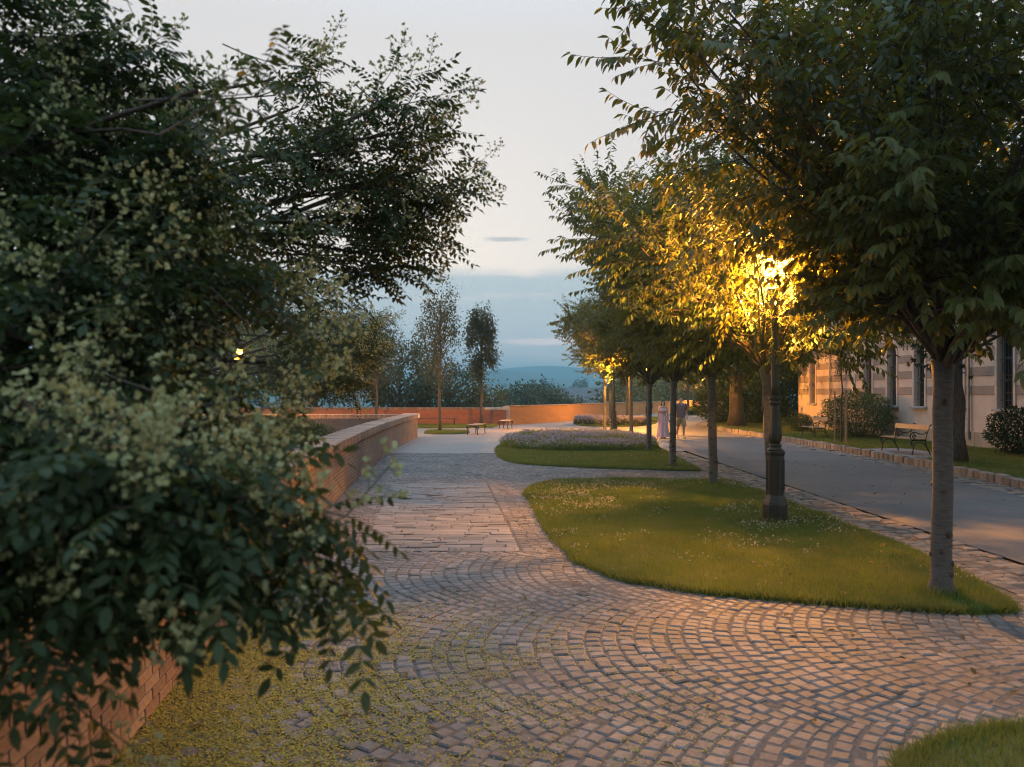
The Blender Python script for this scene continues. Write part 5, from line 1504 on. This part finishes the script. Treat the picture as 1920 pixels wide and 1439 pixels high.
def pagoda(name, base, trunk_top, blobs, label, seed, r0=.10, keep_leaf=0, keep_pan=0, group=None, avoid=1.25):
    """blobs: (px, py, depth, radius_px_x, radius_px_y, depth_radius, twigs, flower share, fine)"""
    rg = np.random.default_rng(seed)
    base = np.array(base, float); root = empty(name, tuple(base)); tag(root, label, 'tree', group)
    tt = np.array(trunk_top, float)
    tr = MB().tube([(0, 0, -.2), tuple((tt-base)*.3 + np.array((.06, .02, 0))), tuple((tt-base)*.65), tuple(tt-base)], [r0*1.3, r0, r0*.9, r0*.75], 12)
    tr.build('trunk', M['bark'], root, smooth=True)
    limbs = MB(); tws = []
    fpos, fA, fk, ffine = [], [], [], []
    ppos, pA, pk = [], [], []
    for (px, py, d, rx, ry, rd, ntw, fs, fine) in blobs:
        c = P3(px, py, d); sx, sz = rx*d/FPX, ry*d/FPX
        s = tt + (base-tt)*rg.uniform(0, .25)
        m1 = s*.6 + c*.4 + np.array((0, 0, .15)) + rg.normal(0, .12, 3); m2 = s*.25 + c*.75 + np.array((0, 0, .12)) + rg.normal(0, .10, 3)
        lp_ = chaikin([s, s*.8 + m1*.2 + rg.normal(0, .05, 3), m1, m1*.5 + m2*.5 + rg.normal(0, .08, 3), m2, c], 1, False)
        limbs.tube([tuple(q - base) for q in lp_], taper(len(lp_), r0*.30, .006), 6, cap=False)
        for k in range(ntw):
            while True:
                o = rg.uniform(-1, 1, 3)
                if (o*o).sum() < 1: break
            p = c + o*np.array((sx, rd, sz))
            if np.linalg.norm(p - np.array((0, 0, EYE))) < avoid: continue
            out = unit(p - s)
            td = unit(out*.8 + rg.normal(0, .45, 3) + np.array((0, 0, .12 - .25*(o[2] < -.3))))
            T = bend_path(p - td*.22, td, rg.uniform(.30, .45), .11, rg, .10, -.05)
            tws.append(tris_tube([tuple(q - base) for q in T], taper(len(T), .0045, .0018), 3))
            if k % 3 == 0: limbs.tube([tuple(T[0]-base), tuple((T[0]*.5 + m2*.5) - base + rg.normal(0, .03, 3)), tuple(m2 - base)], [.004, .006, .009], 4, cap=False)
            n = 8
            for j in range(n):
                q, t_ = at_path(T, .1 + .9*j/(n-1)*.999)
                side = unit(np.cross(t_, (0, 0, 1)))*(1 if j % 2 else -1)
                dd = t_*.5 + side*.85 + np.array((0, 0, rg.uniform(-.45, .25))) + rg.normal(0, .2, 3)
                fpos.append(q); fA.append(axes(dd[None], (np.array((0, 0, 1.)) + rg.normal(0, .3, 3))[None])[0]*rg.uniform(.8, 1.15)); ffine.append(fine)
            if rg.random() < fs:
                for r_ in range(2 if rg.random() < .5 else 1):
                    dd = unit(T[-1]-T[-2])*.8 + np.array((0, 0, .5)) + rg.normal(0, .3, 3)
                    ppos.append(T[-1-r_]); pA.append(axes(dd[None], rg.normal(0, 1, (1, 3)))[0]*rg.uniform(.75, 1.3))
    limbs.build('limbs', M['bark'], root, smooth=True)
    link('twigs', np_mesh('twigs', *joinVF(tws), M['twig'], True), root)
    fpos, fA, ffine = np.array(fpos), np.array(fA), np.array(ffine)
    ppos, pA = np.array(ppos), np.array(pA)
    eye = np.array((0, 0, EYE))
    dist = np.linalg.norm(fpos - eye, axis=1); okf = dist > avoid
    ln = np.hypot(CXP + FPX*fpos[:, 0]/np.maximum(fpos[:, 1], .1) - 445, HOR - FPX*(fpos[:, 2]-EYE)/np.maximum(fpos[:, 1], .1) - 665)
    okf &= ~((ln < 24 + .2*FPX/np.maximum(fpos[:, 1], .5)) & (rg.random(len(ln)) < .96))
    fpos, fA, ffine, dist = fpos[okf], fA[okf], ffine[okf], dist[okf]
    dp = np.linalg.norm(ppos - eye, axis=1); okp = (dp > avoid) & (np.hypot(CXP + FPX*ppos[:, 0]/np.maximum(ppos[:, 1], .1) - 445, HOR - FPX*(ppos[:, 2]-EYE)/np.maximum(ppos[:, 1], .1) - 665) > 24 + .16*FPX/np.maximum(ppos[:, 1], .5)); ppos, pA, dp = ppos[okp], pA[okp], dp[okp]
    def infr(P_): return (np.abs(P_[:, 0]/np.maximum(P_[:, 1], .1)) < .66) & (P_[:, 1] > .3) & (np.abs((P_[:, 2]-EYE)/np.maximum(P_[:, 1], .1) - .014) < .5)
    def m4(A, p):
        m_ = Matrix.Identity(4)
        for i in range(3):
            for j in range(3): m_[i][j] = float(A[i, j])
            m_[i][3] = float(p[i])
        return m_
    near = np.argsort(np.where(infr(fpos), dist, 99))[:keep_leaf]
    if keep_leaf:
        fm = [np_mesh('compound_leaf', *f, M['sophleaf'], True) for f in FR]
        for q in near: link('compound_leaf', fm[int(rg.integers(5))], root).matrix_local = m4(fA[q], fpos[q]-base)
    rest = np.setdiff1d(np.arange(len(fpos)), near)
    parts = []
    pick = rg.integers(0, 15, len(fpos))
    for i in range(5):
        s_ = rest[(pick[rest] % 5 == i) & (ffine[rest] == 1)]
        if len(s_): parts.append(stamp(*FR[i], fA[s_], fpos[s_]-base))
    for i in range(3):
        s_ = rest[(pick[rest] % 3 == i) & (ffine[rest] == 0)]
        if len(s_): parts.append(stamp(*FRL[i], fA[s_], fpos[s_]-base))
    tag(link('crown', np_mesh('crown', *joinVF(parts), M['sophleaf'], True), root), kind='stuff')
    if len(ppos):
        nearp = np.argsort(np.where(infr(ppos), dp, 99))[:keep_pan]
        if keep_pan:
            pm = [(np_mesh('florets', *f, M['sophflower']), np_mesh('flower_panicle', *s_, M['sophstem'])) for s_, f in PN]
            for q in nearp:
                a, b = pm[int(rg.integers(5))]
                o = link('flower_panicle', b, root); o.matrix_local = m4(pA[q], ppos[q]-base)
                tag(link('florets', a, o), kind='stuff')
        restp = np.setdiff1d(np.arange(len(ppos)), nearp)
        if len(restp):
            fl, stm = [], []
            for i in range(5):
                s_ = restp[restp % 5 == i]
                if len(s_): fl.append(stamp(*PN[i][1], pA[s_], ppos[s_]-base)); stm.append(stamp(*PN[i][0], pA[s_], ppos[s_]-base))
            tag(link('flowers', np_mesh('flowers', *joinVF(fl), M['sophflower']), root), kind='stuff')
            tag(link('flower_stems', np_mesh('flower_stems', *joinVF(stm), M['sophstem']), root), kind='stuff')
NEAR = [  # px, py, depth, rx, ry, rd, twigs, flower share, fine
    (60, 980, 1.9, 170, 110, .30, 20, .85, 1), (260, 930, 2.0, 150, 90, .30, 22, .9, 1), (390, 930, 2.0, 80, 60, .25, 8, .7, 1),
    (545, 975, 2.1, 75, 30, .16, 5, .5, 1), (440, 980, 2.0, 90, 30, .16, 6, .35, 1), (50, 1080, 1.8, 80, 60, .2, 5, 1., 1), (10, 1250, 1.8, 30, 30, .10, 2, 1., 1), (250, 985, 1.95, 100, 45, .2, 8, .8, 1), (60, 60, 3.1, 90, 70, .3, 10, .5, 1), (200, 110, 3.3, 90, 50, .3, 7, .6, 1),
    (60, 780, 2.3, 170, 130, .45, 28, .6, 1), (250, 780, 2.4, 150, 120, .45, 26, .8, 1), (350, 820, 2.5, 70, 90, .35, 9, .9, 1),
    (60, 560, 2.8, 180, 140, .5, 34, .6, 1), (280, 560, 2.8, 170, 130, .5, 34, .7, 1), (440, 590, 2.9, 100, 80, .4, 13, .9, 1), (500, 680, 3.0, 60, 50, .25, 7, .8, 1), (330, 690, 2.7, 150, 70, .35, 17, .6, 1), (120, 680, 2.6, 150, 80, .35, 18, .5, 1), (470, 790, 2.7, 60, 60, .25, 7, .9, 1), (60, 860, 2.2, 120, 80, .3, 12, .6, 1),
    (60, 350, 3.0, 170, 130, .5, 32, .6, 1), (230, 380, 3.1, 160, 130, .5, 32, .7, 1), (390, 440, 3.2, 130, 100, .45, 22, .6, 1),
    (40, 190, 3.0, 100, 100, .35, 14, .6, 1), (170, 230, 3.3, 120, 90, .35, 15, .5, 1), (300, 250, 3.4, 100, 80, .35, 12, .5, 1), (10, 70, 3.2, 40, 50, .25, 4, .4, 1), (270, 150, 3.4, 60, 40, .25, 4, .4, 1), (370, 170, 2.6, 40, 30, .15, 2, 0., 1),
]
MIDB = [(500, 330, 4.2, 110, 90, .5, 15, .6, 0), (630, 270, 4.3, 110, 80, .5, 14, .5, 0), (750, 250, 4.4, 80, 70, .4, 9, .7, 0), (700, 340, 4.4, 100, 80, .5, 15, .6, 0),
    (800, 320, 4.5, 60, 70, .3, 7, .8, 0), (640, 430, 4.4, 120, 70, .5, 15, .7, 0), (765, 410, 4.5, 70, 45, .3, 7, .9, 0), (710, 480, 4.5, 60, 40, .3, 6, .7, 0), (540, 490, 4.4, 90, 60, .4, 10, .6, 0), (560, 200, 4.3, 80, 45, .3, 5, .9, 0), (770, 170, 4.3, 60, 40, .2, 4, 1., 0), (510, 150, 4.3, 60, 40, .2, 3, 1., 0)]
pagoda('pagoda_tree', (-4.4, 3.4, -.05), (-3.4, 3.4, 2.2), NEAR + MIDB, 'big out of focus flowering tree overhanging the parapet, filling the left of the view', 5, .11, 300, 220, 'flowering trees behind the parapet')
FARB = [(650, 650, 10.5, 70, 45, .6, 40, .9, 0), (570, 690, 10.5, 90, 55, .7, 44, .8, 0), (690, 620, 10.8, 40, 35, .5, 16, .9, 0), (640, 710, 10.5, 50, 25, .5, 14, .7, 0), (450, 680, 10.5, 100, 70, .9, 44, .6, 0), (590, 600, 11, 80, 40, .7, 24, .7, 0)]
pagoda('pagoda_tree', (-5.2, 10.8, -.05), (-4.6, 10.8, 2.4), FARB, 'smaller flowering tree behind the parapet, hanging over the coping, warm lit', 6, .09, 0, 0, 'flowering trees behind the parapet')
GB = [(180, 1010, 4.6, 150, 70, .5, 22, .2, 0), (40, 1040, 4.2, 90, 90, .4, 14, .2, 0), (340, 910, 5.2, 90, 50, .5, 16, .3, 0)]
pagoda('pagoda_tree', (-3.3, 4.9, -.05), (-3.0, 4.9, .8), GB, 'low leafy pagoda tree shoot behind the parapet, hidden under the big flowering tree', 8, .04, 0, 0, 'flowering trees behind the parapet')

# ------------------------------------------------------------------ grass, clover, flowers, fallen petals
def blades(name, poly, dens, h, w, z, mat='grass', fade=None, clip=None):
    n = int(polyarea(poly)*dens)
    p = scatter(poly, n)
    if clip is not None:
        p = p[clip(p[:, 0], p[:, 1])]
    n = len(p)
    a = ru(0, 2*math.pi, n); hh = ru(*h, n)*(.65 + .7*vnoise(p[:, 0]*1.7, p[:, 1]*1.7)); ww = ru(.7, 1.3, n)*w
    lx, ly = np.cos(a), np.sin(a); bend = ru(.1, .75, n)*hh; b2 = ru(0, 2*math.pi, n)
    V = np.empty((n, 3, 3))
    V[:, 0] = np.stack((p[:, 0]-lx*ww/2, p[:, 1]-ly*ww/2, np.full(n, z)), -1)
    V[:, 1] = np.stack((p[:, 0]+lx*ww/2, p[:, 1]+ly*ww/2, np.full(n, z)), -1)
    V[:, 2] = np.stack((p[:, 0]+np.cos(b2)*bend, p[:, 1]+np.sin(b2)*bend, z+hh), -1)
    me = np_mesh(name, V.reshape(-1, 3), np.arange(n*3).reshape(-1, 3), M[mat])
    return tag(link(name, me), kind='stuff')
def lab(o, label, cat): o['label'] = label; o['category'] = cat; return o
lab(blades('grass', grow(bed1, .05), 5600, (.03, .085), .0075, .025), 'short grass of the nearest lawn bed with the lamp post', 'grass')
lab(blades('grass', grow(bed2, .05), 2000, (.035, .08), .012, .025), 'short grass of the middle lawn bed', 'grass')
lab(blades('grass', bed3, 700, (.04, .1), .02, .045), 'short grass of the far lawn bed', 'grass')
lab(blades('grass', grow(bed4, .05), 7000, (.03, .08), .006, .025), 'grass corner at the bottom right edge', 'grass')
for b_, t_ in ((bedL1, 'nearer'), (bedL2, 'farther')):
    lab(blades('grass', b_, 1100, (.05, .12), .018, .025), f'{t_} narrow grass strip on the left terrace', 'grass')
lawn_clip = [(float(x) + .2, float(y)) for x, y in road_right if 9 < y < 62] + [(24, 62), (15.2, 42), (15.2, 9.5)]
lab(blades('grass', lawn_clip, 750, (.04, .10), .018, LAWN_Z - .005, clip=lambda X, Y: ~((X > 10.9) & (X < 12.7) & (Y > 21.1) & (Y < 24.9))), 'lawn grass in front of the building', 'grass')
# ragged tufts at the edges of the near bed
def edge_tufts(poly, n, z):
    i = rng.integers(0, len(poly), n); t = rng.random(n)[:, None]
    p = poly[i]*(1-t) + np.roll(poly, -1, 0)[i]*t + rng.normal(0, .035, (n, 2))
    a = ru(0, 2*math.pi, n); hh = ru(.04, .10, n); lx, ly = np.cos(a)*.004, np.sin(a)*.004
    V = np.stack((np.c_[p[:, 0]-lx, p[:, 1]-ly, np.zeros(n)], np.c_[p[:, 0]+lx, p[:, 1]+ly, np.zeros(n)], np.c_[p[:, 0]+rng.normal(0, .04, n), p[:, 1]+rng.normal(0, .04, n), hh]), 1)
    o = tag(link('grass_fringe', np_mesh('grass_fringe', V.reshape(-1, 3), np.arange(3*n).reshape(-1, 3), M['grass'])), kind='stuff')
    return o
lab(edge_tufts(bed1, 16000, 0), 'ragged grass fringe round the nearest lawn bed', 'grass')
lab(edge_tufts(bed2, 9000, 0), 'ragged grass fringe round the middle lawn bed', 'grass')
lab(edge_tufts(bed4, 5000, 0), 'ragged grass fringe round the bottom right grass corner', 'grass')
# longer tufts left standing round trunks and the lamp foot
tv = []
for tx, ty, tr_ in ((4.02, 7.25, .14), (4.27, 12.6, .13), (4.15, 15.9, .13), (4.15, 20.0, .12), (4.5, 25.5, .12), (3.86, 11.34, .20)):
    n = 700; a = ru(0, 2*math.pi, n); r_ = tr_ + np.abs(rng.normal(0, .06, n))
    x_, y_ = tx + np.cos(a)*r_, ty + np.sin(a)*r_; b_ = ru(0, 2*math.pi, n); h_ = ru(.06, .17, n)
    tv.append(np.stack((np.c_[x_-np.cos(b_)*.004, y_-np.sin(b_)*.004, np.full(n, .02)], np.c_[x_+np.cos(b_)*.004, y_+np.sin(b_)*.004, np.full(n, .02)], np.c_[x_+rng.normal(0, .035, n), y_+rng.normal(0, .035, n), h_]), 1).reshape(-1, 3))
tv = np.concatenate(tv)
lab(tag(link('grass_tufts', np_mesh('grass_tufts', tv, np.arange(len(tv)).reshape(-1, 3), M['grass'])), kind='stuff'), 'longer grass tufts round the tree trunks and the lamp foot', 'grass')
# small blobs for flower heads
def blob(seed, n=7):
    rg = np.random.default_rng(seed); parts = []
    q = np.array([(-.5, -.3, 0), (.5, -.3, 0), (.35, .6, .2), (-.35, .6, .2)])
    for k in range(n):
        A = axes(rg.normal(0, 1, (1, 3)), rg.normal(0, 1, (1, 3)))[0]
        parts.append((q @ A.T + rg.normal(0, .25, 3), np.array([(0, 1, 2), (0, 2, 3)])))
    return joinVF(parts)
def heads(name, p, z, size, mat, n=7, kind='stuff'):
    N = len(p)
    A = axes(rng.normal(0, 1, (N, 3)), rng.normal(0, 1, (N, 3)))*(ru(*size, N))[:, None, None]
    V, F = stamp(*blob(4, n), A, np.c_[p, z])
    return tag(link(name, np_mesh(name, V, F, M[mat])), kind=kind)
p = scatter(bed1, 16000)
dens = sstep(vnoise(p[:, 0]*.8+4, p[:, 1]*.7+9)*.6 + vnoise(p[:, 0]*3, p[:, 1]*3)*.4, .40, .75)*sstep(p[:, 1], 7.0, 8.2)
p = p[rng.random(len(p)) < dens*.6]
lab(heads('clover_flowers', p, ru(.06, .10, len(p)), (.010, .017), 'clover', 6), 'white clover heads scattered over the nearest lawn bed', 'clover')
p = scatter(bed2, 3000); p = p[(p[:, 1] < 26) & (rng.random(len(p)) < .08)]
lab(heads('clover_flowers', p, ru(.06, .10, len(p)), (.015, .022), 'clover', 6), 'few white clover heads on the middle lawn bed', 'clover')
# lilac flower beds
fz = chaikin([(-.35, 26.6), (1.0, 25.4), (3.0, 25.3), (5.0, 26.0), (5.3, 29), (5.4, 32), (5.0, 34.5), (3.8, 35.6), (1.5, 35), (.2, 33), (-.4, 30)], 2)
p = scatter(fz, 15000)
lab(blades('flower_foliage', fz, 1500, (.14, .34), .022, .02, 'grass'), 'leafy green mound under the lilac flowers of the middle bed', 'plants')
hb = .16 + .26*vnoise(p[:, 0]*1.6, p[:, 1]*1.6)
lab(heads('lilac_flowers', p[:7500], .04 + hb[:7500]*rng.random(7500)**.45, (.022, .045), 'lilac', 6), 'mass of pale lilac flowers on the middle bed', 'flowers')
fz3 = chaikin([(3.9, 47.6), (6.6, 45.6), (8.6, 47.5), (8, 50), (5, 52), (4.0, 50)], 2)
lab(blades('flower_foliage', fz3, 500, (.25, .5), .04, .04, 'midleaf'), 'green mound under the pink lilac flowers of the far bed', 'plants')
p = scatter(fz3, 4500)
lab(heads('lilac_flowers', p, .1 + .42*rng.random(len(p))**.5, (.05, .08), 'lilac', 6), 'mass of pink lilac flowers beside the small far lamp', 'flowers')
p = scatter(yellow_bed, 2500)
lab(blades('flower_foliage', yellow_bed, 300, (.3, .6), .06, .04, 'darkleaf'), 'dark leaves of the yellow flower bed at the road bend', 'plants')
lab(heads('yellow_flowers', p, .35 + .25*rng.random(len(p)), (.08, .13), 'yellowflower', 6), 'bright yellow flowers far down by the road bend', 'flowers')
# fallen blossom on the paving under the flowering tree
pp = np.c_[ru(-2.6, 1.3, 330000), ru(3.3, 7.8, 330000)]
wx_ = pp[:, 0] - wall_x(pp[:, 1])
dn = np.exp(-np.maximum(wx_ - .55, 0)/.95) * (1 - sstep(pp[:, 1], 5.6, 7.6))
dn *= sstep(vnoise(pp[:, 0]*3.2, pp[:, 1]*3.2)*.5 + vnoise(pp[:, 0]*9+5, pp[:, 1]*9)*.5 + .5*np.exp(-np.maximum(wx_-.35, 0)/.6), .30, .66)
sel = (wx_ > .0) & (rng.random(len(pp)) < dn*.9)
pp = pp[sel]; n = len(pp)
A = axes(np.c_[rng.normal(0, 1, (n, 2)), rng.normal(0, .12, n)], np.c_[rng.normal(0, .22, (n, 2)), np.ones(n)])*ru(.006, .0125, n)[:, None, None]
q4 = np.array([(-.45, -.5, 0), (.45, -.5, 0), (.5, .4, .25), (-.5, .4, .25)])
V, F = stamp(q4, np.array([(0, 1, 2, 3)]), A, np.c_[pp, ru(.002, .009, n)])
lab(tag(link('fallen_blossom', np_mesh('fallen_blossom', V, F, M['petal'])), kind='stuff'), 'yellow fallen blossom strewn on the setts along the parapet', 'blossom')
# stray fallen leaves on road, paving and lawn
M['litter'] = leafmat('fallen_leaf', (0.20, 0.13, 0.04), (0.11, 0.075, 0.03), (0.2, 0.12, 0.03), .1, .8, .1)
lp = np.concatenate((np.c_[ru(-1.8, 4.7, 260), ru(3.6, 13, 260)], np.c_[5.25 + rng.normal(0, .35, 160), ru(6, 22, 160)], np.c_[ru(6, 10.2, 120), ru(8, 26, 120)]))
n = len(lp)
A = axes(np.c_[rng.normal(0, 1, (n, 2)), rng.normal(0, .1, n)], np.c_[rng.normal(0, .25, (n, 2)), np.ones(n)])*ru(.04, .085, n)[:, None, None]
V, F = stamp(*leaf_mid(), A, np.c_[lp, np.where(inside(bed1, lp[:, 0], lp[:, 1]), .075, .022)])
lab(tag(link('fallen_leaves', np_mesh('fallen_leaves', V, F, M['litter'], True)), kind='stuff'), 'few dry leaves lying about on the paving, gutter and road', 'leaves')
# ------------------------------------------------------------------ evening haze
hz = MB().box(-3450, 3450, -70, 3650, -62, 96).build('haze', None)
hz['kind'] = 'stuff'
hm = bpy.data.materials.new('haze_air'); hm.use_nodes = True
hn = hm.node_tree.nodes; hn.clear()
ho = hn.new('ShaderNodeOutputMaterial'); hv = hn.new('ShaderNodeVolumePrincipled')
hv.inputs['Color'].default_value = (.34, .76, 1.0, 1); hv.inputs['Density'].default_value = .0009; hv.inputs['Anisotropy'].default_value = 0.55
hm.node_tree.links.new(hv.outputs[0], ho.inputs['Volume'])
hz.data.materials.append(hm)
